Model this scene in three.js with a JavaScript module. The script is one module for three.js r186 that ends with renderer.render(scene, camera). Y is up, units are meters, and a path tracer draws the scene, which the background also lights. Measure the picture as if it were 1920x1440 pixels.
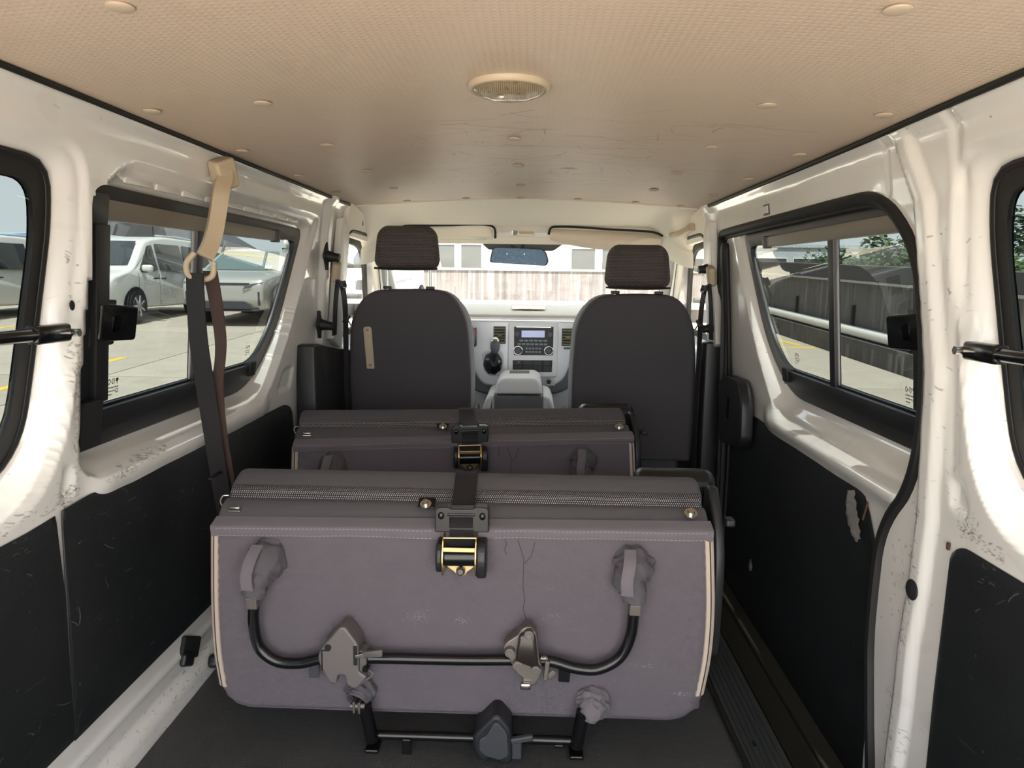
import * as THREE from 'three';
import { RoundedBoxGeometry } from 'three/addons/geometries/RoundedBoxGeometry.js';
import { mergeGeometries, toCreasedNormals } from 'three/addons/utils/BufferGeometryUtils.js';
import { ImprovedNoise } from 'three/addons/math/ImprovedNoise.js';

// ---------------------------------------------------------------- camera, sky, sun, exposure
// Van coordinates: floor at y = 0, forward is -z, the rear opening is at z = +0.1.
const scene = new THREE.Scene();
const rad = (d) => d * Math.PI / 180;
const camera = new THREE.PerspectiveCamera(2 * Math.atan(720 / 1331) * 180 / Math.PI, 4 / 3, 0.02, 300);
camera.position.set(0.04, 1.0, 0);
camera.rotation.set(rad(-8.42), rad(1.68), rad(0.7), 'YXZ');

const sunDir = new THREE.Vector3(0.03, 1, 0.24).normalize();
// hazy summer sky: milky at the horizon, paler blue overhead, the same all round
const skyN = 64, skyPix = new Float32Array(2 * skyN * skyN * 4);
for (let j = 0; j < skyN; j++) {
  const t = Math.max(0, ((j + 0.5) / skyN - 0.5) * 2), k = Math.pow(1 - t, 2.2);
  for (let i = 0; i < 2 * skyN; i++) skyPix.set([0.84 + 0.56 * k, 0.93 + 0.50 * k, 1.04 + 0.40 * k, 1], (j * 2 * skyN + i) * 4);
}
const skyTex = new THREE.DataTexture(skyPix, 2 * skyN, skyN, THREE.RGBAFormat, THREE.FloatType);
skyTex.mapping = THREE.EquirectangularReflectionMapping; skyTex.magFilter = THREE.LinearFilter; skyTex.needsUpdate = true;
scene.background = skyTex; scene.environment = skyTex;
const sun = new THREE.DirectionalLight(0xfff6ec, 10);
sun.position.copy(sunDir).multiplyScalar(40);
sun.castShadow = true;
sun.shadow.mapSize.set(2048, 2048);
Object.assign(sun.shadow.camera, { left: -26, right: 14, top: 20, bottom: -20, near: 1, far: 90 });
scene.add(sun, sun.target);
sun.target.position.set(0, 0, -8);
scene.environmentIntensity = 1.0;

const renderer = new THREE.WebGLRenderer({ antialias: true });
renderer.toneMapping = THREE.LinearToneMapping;
renderer.toneMappingExposure = 3.7;
renderer.shadowMap.enabled = true;

// ---------------------------------------------------------------- helpers
let seed = 12345;
const rnd = () => { seed |= 0; seed = seed + 0x6D2B79F5 | 0; let t = Math.imul(seed ^ seed >>> 15, 1 | seed); t = t + Math.imul(t ^ t >>> 7, 61 | t) ^ t; return ((t ^ t >>> 14) >>> 0) / 4294967296; };
const rr = (a, b) => a + (b - a) * rnd();
const perlin = new ImprovedNoise();
const noise = (x, y, z = 0) => perlin.noise(x, y, z);
const clamp = (x, a = 0, b = 1) => Math.min(b, Math.max(a, x));
const sst = (a, b, x) => { const t = clamp((x - a) / (b - a)); return t * t * (3 - 2 * t); };
const lerp = (a, b, t) => a + (b - a) * t;
const interp = (x, xs, ys) => { if (x <= xs[0]) return ys[0]; for (let i = 1; i < xs.length; i++) if (x <= xs[i]) return lerp(ys[i - 1], ys[i], (x - xs[i - 1]) / (xs[i] - xs[i - 1])); return ys[ys.length - 1]; };
const V = (x, y, z) => new THREE.Vector3(x, y, z);
const taken = {};
const numbered = (n) => { const k = taken[n] = (taken[n] ?? -1) + 1; return k ? n + '_' + String(k).padStart(3, '0') : n; };
function part(name, geo, mat, parent, label) {
  const m = new THREE.Mesh(Array.isArray(geo) ? merge(geo) : geo, mat);
  m.name = name; m.castShadow = m.receiveShadow = true; parent.add(m);
  if (label) m.userData.label = label;
  return m;
}
function thing(name, label, category, group) {
  const g = new THREE.Group(); g.name = numbered(name); g.userData = { label, category };
  if (group) g.userData.group = group;
  scene.add(g); return g;
}
function single(name, label, category, geo, mat, group) {
  const m = part(numbered(name), geo, mat, scene); Object.assign(m.userData, { label, category });
  if (group) m.userData.group = group;
  return m;
}
function struct(name, geo, mat) { const m = part(name, geo, mat, scene); m.userData.kind = 'structure'; return m; }
// move a thing's origin to the middle of its underside; the parts stay where they are
function rebase(g) {
  const b = new THREE.Box3().setFromObject(g), c = V((b.min.x + b.max.x) / 2, b.min.y, (b.min.z + b.max.z) / 2);
  g.position.copy(c); for (const k of g.children) k.position.sub(c);
  return g;
}
function merge(list) {
  const out = list.map((g) => { const n = g.index ? g.toNonIndexed() : g.clone(); for (const k of Object.keys(n.attributes)) if (!['position', 'normal', 'uv'].includes(k)) n.deleteAttribute(k); return n; });
  return mergeGeometries(out);
}
// texture coordinates in metres, by the way each face points
function boxUV(g) {
  const n = g.index ? g.toNonIndexed() : g, p = n.attributes.position, uv = new Float32Array(p.count * 2);
  const a = V(0, 0, 0), b = V(0, 0, 0), c = V(0, 0, 0);
  for (let i = 0; i < p.count; i += 3) {
    a.fromBufferAttribute(p, i); b.fromBufferAttribute(p, i + 1); c.fromBufferAttribute(p, i + 2);
    const nx = b.clone().sub(a).cross(c.clone().sub(a)), ax = Math.abs(nx.x), ay = Math.abs(nx.y), az = Math.abs(nx.z);
    [a, b, c].forEach((q, k) => { const o = (i + k) * 2; if (az >= ax && az >= ay) { uv[o] = q.x; uv[o + 1] = q.y; } else if (ay >= ax) { uv[o] = q.x; uv[o + 1] = q.z; } else { uv[o] = q.z; uv[o + 1] = q.y; } });
  }
  n.setAttribute('uv', new THREE.BufferAttribute(uv, 2)); return n;
}
function remap(g, fn, flip = false, crease = 0.6) {
  const n = g.index ? g.toNonIndexed() : g, p = n.attributes.position, q = V(0, 0, 0);
  for (let i = 0; i < p.count; i++) { q.fromBufferAttribute(p, i); const r = fn(q.x, q.y, q.z); p.setXYZ(i, r[0], r[1], r[2]); }
  if (flip) for (const k of Object.keys(n.attributes)) { const t = n.attributes[k], s = t.itemSize, A = t.array; for (let i = 0; i < t.count; i += 3) for (let j = 0; j < s; j++) { const u = A[(i + 1) * s + j]; A[(i + 1) * s + j] = A[(i + 2) * s + j]; A[(i + 2) * s + j] = u; } }
  n.deleteAttribute('normal'); n.computeVertexNormals();
  return toCreasedNormals(n, crease);
}
const rb = (w, h, d, r, x, y, z, rot) => { const g = new RoundedBoxGeometry(w, h, d, 3, Math.min(r, w / 2.02, h / 2.02, d / 2.02)); if (rot) g.applyMatrix4(new THREE.Matrix4().makeRotationFromEuler(new THREE.Euler(rot[0], rot[1], rot[2]))); return g.translate(x, y, z); };
const vec = (p) => p.isVector3 ? p : V(p[0], p[1], p[2]);
const tube = (pts, r, seg = 32, rs = 10, closed = false) => new THREE.TubeGeometry(new THREE.CatmullRomCurve3(pts.map(vec), closed, 'centripetal'), seg, r, rs, closed);
function cyl(p0, p1, r0, r1 = r0, n = 20) {
  const a = vec(p0), b = vec(p1), d = b.clone().sub(a), g = new THREE.CylinderGeometry(r1, r0, d.length(), n);
  g.applyQuaternion(new THREE.Quaternion().setFromUnitVectors(V(0, 1, 0), d.normalize()));
  const m = a.add(b).multiplyScalar(0.5); return g.translate(m.x, m.y, m.z);
}
// outline with rounded corners: [a, b, radius] -> sampled points
function outline(pts, n = 6) {
  const out = [], N = pts.length;
  for (let i = 0; i < N; i++) {
    const [x, y, r = 0] = pts[i], [px, py] = pts[(i + N - 1) % N], [qx, qy] = pts[(i + 1) % N];
    if (!r) { out.push([x, y]); continue; }
    const l1 = Math.hypot(px - x, py - y), l2 = Math.hypot(qx - x, qy - y), k = Math.min(r, l1 * 0.48, l2 * 0.48);
    const ax = x + (px - x) / l1 * k, ay = y + (py - y) / l1 * k, bx = x + (qx - x) / l2 * k, by = y + (qy - y) / l2 * k;
    for (let j = 0; j <= n; j++) { const t = j / n, u = 1 - t; out.push([u * u * ax + 2 * u * t * x + t * t * bx, u * u * ay + 2 * u * t * y + t * t * by]); }
  }
  return out;
}
function shapeOf(pts, holes = []) {
  const s = new THREE.Shape(outline(pts).map(([a, b]) => new THREE.Vector2(a, b)));
  for (const h of holes) s.holes.push(new THREE.Path(outline(h).map(([a, b]) => new THREE.Vector2(a, b))));
  return s;
}
// outline in x, y; front face at z, body running back (towards -z) by depth
function ext(pts, z, depth, bevel = 0, holes = [], seg = 3) {
  const g = new THREE.ExtrudeGeometry(shapeOf(pts, holes), { depth: depth - 2 * bevel, bevelEnabled: bevel > 0, bevelSize: bevel, bevelThickness: bevel, bevelOffset: -bevel, bevelSegments: seg, curveSegments: 6 });
  return g.translate(0, 0, z - depth + bevel);
}
// outline in z, y run along x from x0 to x1
function along(pts, x0, x1, bevel = 0, holes = [], seg = 3) {
  const w = x1 - x0, g = new THREE.ExtrudeGeometry(shapeOf(pts, holes), { depth: w - 2 * bevel, bevelEnabled: bevel > 0, bevelSize: bevel, bevelThickness: bevel, bevelOffset: -bevel, bevelSegments: seg, curveSegments: 6 });
  return remap(g, (a, b, c) => [x1 - bevel - c, b, a], false, 0.7);
}
// a sheet f(u, v) -> [x, y, z]
function sheet(f, nu, nv, flip = false) {
  const pos = [], uv = [], idx = [];
  for (let j = 0; j <= nv; j++) for (let i = 0; i <= nu; i++) { pos.push(...f(i / nu, j / nv)); uv.push(i / nu, j / nv); }
  for (let j = 0; j < nv; j++) for (let i = 0; i < nu; i++) { const a = j * (nu + 1) + i, b = a + 1, c = a + nu + 1, d = c + 1; flip ? idx.push(a, c, b, b, c, d) : idx.push(a, b, c, b, d, c); }
  const g = new THREE.BufferGeometry(); g.setAttribute('position', new THREE.Float32BufferAttribute(pos, 3)); g.setAttribute('uv', new THREE.Float32BufferAttribute(uv, 2)); g.setIndex(idx); g.computeVertexNormals(); return g;
}
// flat strap of a width along a path, with thickness; side gives the direction of its width
function strap(pts, w, t, side, seg = 40) {
  const c = new THREE.CatmullRomCurve3(pts.map(vec), false, 'centripetal'), s = (u) => { const k = Array.isArray(side[0]) ? side : [side, side]; const f = u * (k.length - 1), i = Math.min(k.length - 2, Math.floor(f)); return vec(k[i]).clone().lerp(vec(k[i + 1]), f - i).normalize(); };
  const ring = [[-1, -1], [1, -1], [1, 1], [-1, 1], [-1, -1]];
  return remap(sheet((u, v) => {
    const p = c.getPointAt(v), d = s(v), n = c.getTangentAt(v).cross(d).normalize(), f = u * 4, i = Math.min(3, Math.floor(f)), k = f - i;
    const a = lerp(ring[i][0], ring[i + 1][0], k) * w / 2, b = lerp(ring[i][1], ring[i + 1][1], k) * t / 2;
    return [p.x + d.x * a + n.x * b, p.y + d.y * a + n.y * b, p.z + d.z * a + n.z * b];
  }, 4, seg), (x, y, z) => [x, y, z], false, 0.6);
}
function inPoly(p, x, y) {   // signed distance to a polygon, negative inside
  let d = 1e9, s = 1;
  for (let i = 0, n = p.length, j = n - 1; i < n; j = i++) {
    const ex = p[j][0] - p[i][0], ey = p[j][1] - p[i][1], wx = x - p[i][0], wy = y - p[i][1], t = clamp((wx * ex + wy * ey) / (ex * ex + ey * ey + 1e-12));
    const bx = wx - ex * t, by = wy - ey * t; d = Math.min(d, bx * bx + by * by);
    const c1 = y >= p[i][1], c2 = y < p[j][1], c3 = ex * wy > ey * wx;
    if ((c1 && c2 && c3) || (!c1 && !c2 && !c3)) s = -s;
  }
  return s * Math.sqrt(d);
}
// pressed sheet metal: a fine grid over z, y with x = side * X(z, y) and smooth-edged openings
function pressed({ z0, z1, y0, y1, cell, X, holes, side }) {
  const nz = Math.ceil((z0 - z1) / cell), ny = Math.ceil((y1 - y0) / cell), pos = [], uv = [], sd = [], idx = [];
  const hs = holes.map((h) => { const zs = h.map((p) => p[0]), ys = h.map((p) => p[1]); return { h, b: [Math.min(...zs) - 0.02, Math.max(...zs) + 0.02, Math.min(...ys) - 0.02, Math.max(...ys) + 0.02] }; });
  const D = (z, y) => { let m = 1; for (const { h, b } of hs) if (z > b[0] && z < b[1] && y > b[2] && y < b[3]) m = Math.min(m, inPoly(h, z, y)); return m; };
  for (let j = 0; j <= ny; j++) for (let i = 0; i <= nz; i++) {
    let z = lerp(z0, z1, i / nz), y = lerp(y0, y1, j / ny), d = D(z, y);
    if (Math.abs(d) < cell * 0.6) { const e = 1e-4, gz = (D(z + e, y) - d) / e, gy = (D(z, y + e) - d) / e; z -= d * gz; y -= d * gy; d = 0; }
    pos.push(side * X(z, y), y, z); uv.push((z0 - z) / (z0 - z1), (y - y0) / (y1 - y0)); sd.push(d);
  }
  for (let j = 0; j < ny; j++) for (let i = 0; i < nz; i++) {
    const a = j * (nz + 1) + i, b = a + 1, c = a + nz + 1, d = c + 1;
    if (Math.max(sd[a], sd[b], sd[c], sd[d]) <= 1e-4) continue;
    side < 0 ? idx.push(a, c, b, b, c, d) : idx.push(a, b, c, b, d, c);
  }
  const g = new THREE.BufferGeometry(); g.setAttribute('position', new THREE.Float32BufferAttribute(pos, 3)); g.setAttribute('uv', new THREE.Float32BufferAttribute(uv, 2)); g.setIndex(idx);
  g.computeVertexNormals();
  return g;
}
// ---------------------------------------------------------------- textures
function canvasTex(w, h, draw, { srgb = true, repeat } = {}) {
  const c = document.createElement('canvas'); c.width = w; c.height = h; draw(c.getContext('2d'), w, h);
  const t = new THREE.CanvasTexture(c); if (srgb) t.colorSpace = THREE.SRGBColorSpace;
  t.wrapS = t.wrapT = THREE.RepeatWrapping; t.anisotropy = 8; if (repeat) t.repeat.set(repeat[0], repeat[1]); return t;
}
function dataTex(n, f, { srgb = false, repeat } = {}) {   // tile n x n of f(u, v) -> grey or [r, g, b], 0..255
  const a = new Uint8Array(n * n * 4);
  for (let j = 0; j < n; j++) for (let i = 0; i < n; i++) { const v = f(i / n, j / n, i, j), o = (j * n + i) * 4; if (v.length) { a[o] = v[0]; a[o + 1] = v[1]; a[o + 2] = v[2]; } else a[o] = a[o + 1] = a[o + 2] = v; a[o + 3] = 255; }
  const t = new THREE.DataTexture(a, n, n); t.magFilter = THREE.LinearFilter; t.minFilter = THREE.LinearMipmapLinearFilter; t.generateMipmaps = true; t.wrapS = t.wrapT = THREE.RepeatWrapping;
  if (srgb) t.colorSpace = THREE.SRGBColorSpace; if (repeat) t.repeat.set(repeat[0], repeat[1]); t.needsUpdate = true; return t;
}
function scratches(c, w, h, n, colour, len, alpha, lw, region, dir) {
  const [x0, y0, x1, y1] = region ?? [0, 0, w, h];
  for (let i = 0; i < n; i++) {
    const x = rr(x0, x1), y = rr(y0, y1), a = dir === undefined ? rr(0, 6.28) : dir + rr(-0.5, 0.5), l = rr(len[0], len[1]);
    c.strokeStyle = colour; c.globalAlpha = rr(alpha[0], alpha[1]); c.lineWidth = rr(lw[0], lw[1]);
    c.beginPath(); c.moveTo(x, y); c.quadraticCurveTo(x + Math.cos(a) * l * 0.5 + rr(-l, l) * 0.2, y + Math.sin(a) * l * 0.5 + rr(-l, l) * 0.2, x + Math.cos(a) * l, y + Math.sin(a) * l); c.stroke();
  }
  c.globalAlpha = 1;
}
const TN = 64;
const twill = dataTex(TN, (u, v, i, j) => 110 + 90 * Math.sin((i + j) / TN * Math.PI * 2 * 8) + 30 * Math.sin((i - j) / TN * Math.PI * 2 * 8), { repeat: [42, 42] });
const knitBump = dataTex(TN, (u, v, i, j) => { const a = Math.sin((i * 1 + j * 0.5) / TN * Math.PI * 8), b = Math.sin(j / TN * Math.PI * 8); return clamp(128 + 70 * a + 50 * b, 0, 255); }, { repeat: [45, 45] });
const knitMap = dataTex(TN, (u, v, i, j) => { const a = Math.sin((i * 2 + j) / TN * Math.PI * 8), b = Math.cos(j / TN * Math.PI * 16), k = a > 0.45 && b > -0.5 ? 1 : 0; return k ? [205, 200, 203] : [30, 28, 31]; }, { srgb: true, repeat: [30, 30] });
const knitCoarse = dataTex(TN, (u, v, i, j) => { const a = Math.sin((i * 2 + j) / TN * Math.PI * 8), b = Math.cos(j / TN * Math.PI * 16); return a > 0.3 && b > -0.5 ? [128, 119, 119] : [58, 52, 53]; }, { srgb: true, repeat: [22, 22] });
const speckle = dataTex(128, () => 100 + 120 * rnd(), { repeat: [9, 9] });
const leather = dataTex(128, (u, v, i, j) => clamp(128 + 90 * noise(u * 16, v * 16, 3) + 60 * noise(u * 32, v * 32, 7), 0, 255), { repeat: [8, 8] });
const perfo = dataTex(64, (u, v, i, j) => { const x = (i % 16) / 16 - 0.5, y = (j % 16) / 16 - 0.5; return Math.hypot(x, y) < 0.27 ? 70 : 185; }, { repeat: [90, 90] });

const std = (o) => new THREE.MeshStandardMaterial(o), phy = (o) => new THREE.MeshPhysicalMaterial(o);
const M = {
  plainPaint: phy({ color: 0xe4e1dc, roughness: 0.4, clearcoat: 0.5, clearcoatRoughness: 0.2 }),
  outerPaint: phy({ color: 0xe6e6e4, roughness: 0.4, clearcoat: 0.6, clearcoatRoughness: 0.1 }),
  blackPlastic: std({ color: 0x202124, roughness: 0.42 }),
  blackGloss: std({ color: 0x111113, roughness: 0.18 }),
  blackMatt: std({ color: 0x17171a, roughness: 0.75 }),
  rubber: std({ color: 0x151515, roughness: 0.6 }),
  darkSteel: std({ color: 0x8d867c, roughness: 0.5, metalness: 0.6 }),
  steel: std({ color: 0x827b75, roughness: 0.45, metalness: 0.8, bumpMap: speckle, bumpScale: 0.0003 }),
  latchGrey: std({ color: 0x756f6e, roughness: 0.5, metalness: 0.45, bumpMap: speckle, bumpScale: 0.0004 }),
  chrome: std({ color: 0xd6d2cc, roughness: 0.2, metalness: 1 }),
  brass: std({ color: 0xd8c08c, roughness: 0.3, metalness: 1 }),
  fabric: phy({ color: 0x777077, roughness: 0.92, sheen: 0.25, sheenRoughness: 0.5, sheenColor: new THREE.Color(0x9a9298), bumpMap: twill, bumpScale: 0.0012 }),
  fabricPlain: phy({ color: 0x565357, roughness: 0.9, sheen: 0.25, sheenRoughness: 0.5, sheenColor: new THREE.Color(0x8c868c), bumpMap: twill, bumpScale: 0.0004 }),
  knitHead: std({ color: 0xffffff, map: knitCoarse, roughness: 0.9, bumpMap: knitBump, bumpScale: 0.0012 }),
  knit: std({ color: 0xffffff, map: knitMap, roughness: 0.9, bumpMap: knitBump, bumpScale: 0.0012 }),
  seatBack: std({ color: 0x4a484d, roughness: 0.85, bumpMap: leather, bumpScale: 0.0005 }),
  greyCloth: std({ color: 0xa2a4a8, roughness: 0.95, bumpMap: twill, bumpScale: 0.0006 }),
  sleeveCloth: phy({ color: 0x5a565b, roughness: 0.85, sheen: 0.3, sheenRoughness: 0.5, sheenColor: new THREE.Color(0x8c868c), bumpMap: twill, bumpScale: 0.0008 }),
  zipTape: std({ color: 0xc4b4a6, roughness: 0.9 }),
  zipTeeth: std({ color: 0x3a2f2e, roughness: 0.7 }),
  thread: std({ color: 0xa89fa3, roughness: 0.9 }),
  webbing: std({ color: 0x242225, roughness: 0.7, bumpMap: twill, bumpScale: 0.0005 }),
  brownWebbing: std({ color: 0x4c332c, roughness: 0.6, bumpMap: twill, bumpScale: 0.0005 }),
  cream: std({ color: 0xbfae94, roughness: 0.55, bumpMap: leather, bumpScale: 0.0002 }),
  creamTrim: std({ color: 0xf0e9da, roughness: 0.65, bumpMap: leather, bumpScale: 0.0002 }),
  whiteCloth: std({ color: 0xe3d8ca, roughness: 0.9 }),
  dashGrey: std({ color: 0xd9dbde, roughness: 0.55, bumpMap: leather, bumpScale: 0.0002 }),
  dashSilver: std({ color: 0xe2e4e8, roughness: 0.38, metalness: 0.35 }),
  dashDark: std({ color: 0x64676c, roughness: 0.6 }),
  charcoal: std({ color: 0x3a3c41, roughness: 0.5 }),
  glassSide: phy({ color: 0x5e6464, transmission: 1, roughness: 0.0, thickness: 0, ior: 1.45 }),
  glassClear: phy({ color: 0xdfe4e2, transmission: 1, roughness: 0.0, thickness: 0, ior: 1.45 }),
  tan: null,
};
// ---------------------------------------------------------------- the van's body
// half width of the inner skin and of the glass by height
const Xin = (y) => interp(y, [-0.3, 0, 0.035, 0.055, 0.17, 0.57, 0.62, 0.75, 1.15, 1.25, 1.31], [0.79, 0.762, 0.768, 0.79, 0.793, 0.792, 0.787, 0.775, 0.745, 0.73, 0.714]);
const Xg = (y) => 0.835 - 0.14 * (y - 0.7);
const ZR = 0.12, ZF = -4.0;   // rear opening and nose
const lipL = outline([[-1.232, 0.615, 0.08], [-2.14, 0.612, 0.10], [-2.36, 0.86, 0.2], [-2.60, 1.215, 0.05], [-1.33, 1.213, 0.10], [-1.24, 0.87, 0.3]]);
const frameOuter = [[-1.26, 0.655, 0.03], [-2.13, 0.655, 0.11], [-2.33, 0.80, 0.22], [-2.49, 1.162, 0.05], [-1.26, 1.166, 0.05]];
const frameInner = [[-1.375, 0.738, 0.012], [-2.165, 0.738, 0.06], [-2.284, 0.83, 0.14], [-2.44, 1.121, 0.05], [-1.34, 1.105, 0.012]];
const quarterOuter = [[-0.25, 0.66, 0.14], [-1.155, 0.655, 0.13], [-1.20, 1.08, 0.3], [-1.19, 1.182, 0.11], [-0.25, 1.185, 0.12]];
const quarterInner = [[-0.28, 0.69, 0.12], [-1.13, 0.69, 0.11], [-1.172, 1.06, 0.3], [-1.16, 1.152, 0.10], [-0.28, 1.155, 0.10]];
const quarterLip = outline([[-0.18, 0.60, 0.15], [-1.165, 0.59, 0.17], [-1.262, 1.05, 0.3], [-1.262, 1.222, 0.12], [-0.18, 1.222, 0.12]]);
const frontOuter = [[-2.94, 0.72, 0.06], [-3.72, 0.74, 0.05], [-3.44, 1.165, 0.16], [-2.95, 1.18, 0.06]];
const frontInner = [[-2.965, 0.75, 0.05], [-3.65, 0.765, 0.04], [-3.405, 1.14, 0.15], [-2.975, 1.155, 0.05]];
const shrink = (p, k) => { const c = p.reduce((s, q) => [s[0] + q[0] / p.length, s[1] + q[1] / p.length], [0, 0]); return p.map((q) => [c[0] + (q[0] - c[0]) * k, c[1] + (q[1] - c[1]) * k, q[2]]); };
const dimpleL = outline([[-1.180, 0.604, 0.012], [-1.218, 0.602, 0.012], [-1.222, 0.655, 0.012], [-1.196, 0.668, 0.012]]);
const dimpleR = outline([[-1.185, 0.60, 0.02], [-1.245, 0.60, 0.02], [-1.25, 0.665, 0.015], [-1.205, 0.665, 0.015]]);
const frontPress = outline([[-2.24, 0.62, 0.02], [-2.37, 0.62, 0.02], [-2.40, 0.70, 0.02], [-2.30, 0.70, 0.03]]);
const bump = (x, c, w) => Math.exp(-(((x - c) / w) ** 2));

// 0 at the edge of a pressed recess, 1 where the window frame begins
function sunk(lip, frame, z, y) { const a = -inPoly(lip, z, y); if (a <= 0) return 0; const b = Math.max(0, inPoly(frame, z, y)), f = a / (a + b + 1e-6); return 0.3 * sst(0, 0.22, f) + 0.7 * sst(0.25, 0.95, f); }
const qFrame = outline(quarterOuter), sFrame = outline(frameOuter);
function reliefCommon(z, y) {
  let o = 0;
  o += 0.0012 * noise(z * 6, y * 6, 1) + 0.0006 * noise(z * 17, y * 17, 4);
  o -= 0.010 * sst(1.262, 1.285, y) * (1 - sst(1.285, 1.305, y));      // rolled edge under the headliner
  return o;
}
const wl = (z, y) => {
  let x = Xin(y) + reliefCommon(z, y);
  x = lerp(x, Xg(y) + 0.006, Math.max(sunk(lipL, sFrame, z, y), sunk(quarterLip, qFrame, z, y)));
  const k = inPoly(dimpleL, z, y); if (k < 0) x += 0.010 * sst(0, 0.012, -k);
  const p = inPoly(frontPress, z, y); if (p < 0) x += 0.007 * sst(0, 0.01, -p);
  x -= 0.013 * bump(y, 0.598, 0.028) * sst(-1.24, -1.32, z) * (1 - sst(-2.1, -2.2, z));
  x -= 0.006 * bump(z, -1.205 - 0.02 * (y - 0.9), 0.018) * sst(0.66, 0.8, y) * (1 - sst(1.1, 1.2, y));
  x -= 0.02 * sst(-2.62, -2.66, z) * (1 - sst(-2.70, -2.74, z)) * sst(0.6, 0.7, y);
  if (y < 0.17) x -= 0.008 * bump(y, 0.10, 0.006);
  return x;
};
const doorHole = outline([[-2.76, -0.4], [-2.76, 1.178, 0.05], [-1.50, 1.180, 0.15], [-1.35, 1.06, 0.18], [-1.318, 0.80, 0.2], [-1.36, 0.62, 0.12], [-1.478, 0.49, 0.10], [-1.487, 0.30, 0.1], [-1.447, -0.4]], 8);
const wr = (z, y) => {
  let x = Xin(Math.max(y, 0.06)) + reliefCommon(z, y);
  x = lerp(x, Xg(y) + 0.006, sunk(quarterLip, qFrame, z, y));
  const k = inPoly(dimpleR, z, y); if (k < 0) x += 0.010 * sst(0, 0.012, -k);
  // the pillar's two pressed ridges
  const zc = interp(y, [0, 0.3, 0.42, 0.62, 0.84, 1.15, 1.29], [-1.335, -1.33, -1.318, -1.305, -1.287, -1.335, -1.41]);
  x -= 0.014 * (1 - sst(0.016, 0.034, Math.abs(z - zc + 0.005))) * (1 - sst(1.24, 1.30, y));
  x += 0.006 * bump(z, -1.243, 0.012) * sst(0.62, 0.7, y);
  x -= 0.02 * sst(-2.80, -2.84, z) * (1 - sst(-2.88, -2.92, z)) * sst(0.6, 0.7, y);
  const s = 1.47 + 0.02 * (1.29 - y); if (y > 1.17) x += 0.004 * bump(z, -s, 0.004);   // overlap seam
  return x;
};
const white = '#e8e6e2';
function paintTex(y0, y1, z0, z1, marks) {
  const W = 2048, H = 1024;
  return canvasTex(W, H, (c) => {
    c.fillStyle = white; c.fillRect(0, 0, W, H);
    const X = (z) => (z0 - z) / (z0 - z1) * W, Y = (y) => (1 - (y - y0) / (y1 - y0)) * H;
    for (let i = 0; i < 260; i++) { c.globalAlpha = rr(0.02, 0.06); c.fillStyle = rnd() < 0.6 ? '#8f7f6a' : '#ffffff'; c.beginPath(); c.ellipse(rr(0, W), rr(0, H), rr(3, 26), rr(2, 12), rr(0, 3), 0, 7); c.fill(); }
    scratches(c, W, H, 160, '#6a6058', [2, 9], [0.1, 0.35], [0.5, 1.0]);
    scratches(c, W, H, 120, '#2c2825', [0.6, 2], [0.3, 0.8], [0.6, 1.4]);
    for (const [z, y, rz, ry, n, col, dir] of marks) scratches(c, W, H, n, col ?? '#3a322c', [1, 7], [0.15, 0.6], [0.5, 1.3], [X(z + rz), Y(y + ry), X(z - rz), Y(y - ry)], dir);
  });
}
const texL = paintTex(-0.02, 1.31, ZR, ZF, [[-1.225, 0.83, 0.012, 0.05, 60], [-1.225, 0.72, 0.012, 0.12, 70], [-1.235, 1.0, 0.012, 0.06, 14], [-1.1, 0.60, 0.10, 0.012, 60, '#3a322c', 0.15], [-1.2, 0.6, 0.02, 0.02, 40], [-1.45, 0.617, 0.10, 0.008, 60, '#3a322c', 0.1], [-1.35, 0.605, 0.05, 0.008, 30], [-1.6, 0.02, 0.4, 0.03, 120, '#6d5030'], [-1.3, 0.06, 0.4, 0.012, 60, '#4b3a28', 0], [-2.2, 1.24, 0.08, 0.02, 50, '#ffffff']]);
const texR = paintTex(-0.3, 1.31, ZR, ZF, [[-1.345, 0.50, 0.02, 0.08, 60], [-1.34, 0.36, 0.015, 0.06, 60], [-1.36, 0.2, 0.02, 0.2, 70], [-1.4, 0.42, 0.03, 0.1, 30], [-1.15, 0.575, 0.06, 0.012, 60, '#3a322c', 0.3], [-1.19, 0.6, 0.03, 0.02, 40], [-1.27, 0.85, 0.05, 0.25, 50], [-1.38, 0.16, 0.06, 0.01, 10, '#28231f', 0.2], [-2.2, 1.24, 0.2, 0.02, 30], [-1.35, 0.05, 0.05, 0.08, 60]]);
const paintL = phy({ map: texL, roughness: 0.3, clearcoat: 0.9, clearcoatRoughness: 0.07 });
const paintR = phy({ map: texR, roughness: 0.3, clearcoat: 0.9, clearcoatRoughness: 0.07 });
const holesL = [outline(shrink(frameOuter, 0.985)), outline(shrink(quarterOuter, 0.985)), outline(shrink(frontOuter, 0.985))];
const wallL = struct('wall_left', pressed({ z0: ZR, z1: ZF, y0: -0.02, y1: 1.31, cell: 0.0075, X: wl, holes: holesL, side: -1 }), paintL);
const wallR = struct('wall_right', pressed({ z0: ZR, z1: ZF, y0: -0.3, y1: 1.31, cell: 0.0075, X: wr, holes: [doorHole, outline(shrink(quarterOuter, 0.985)), outline(shrink(frontOuter, 0.985))], side: 1 }), paintR);
const outerX = (z, y) => y > 0.66 ? Xg(y) + 0.012 : 0.8526;
const bigHole = outline(frameOuter);
part('outer_skin', pressed({ z0: ZR, z1: ZF, y0: -0.35, y1: 1.38, cell: 0.03, X: outerX, holes: [bigHole, outline(quarterOuter), outline(frontOuter)], side: -1 }), M.outerPaint, wallL);
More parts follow.
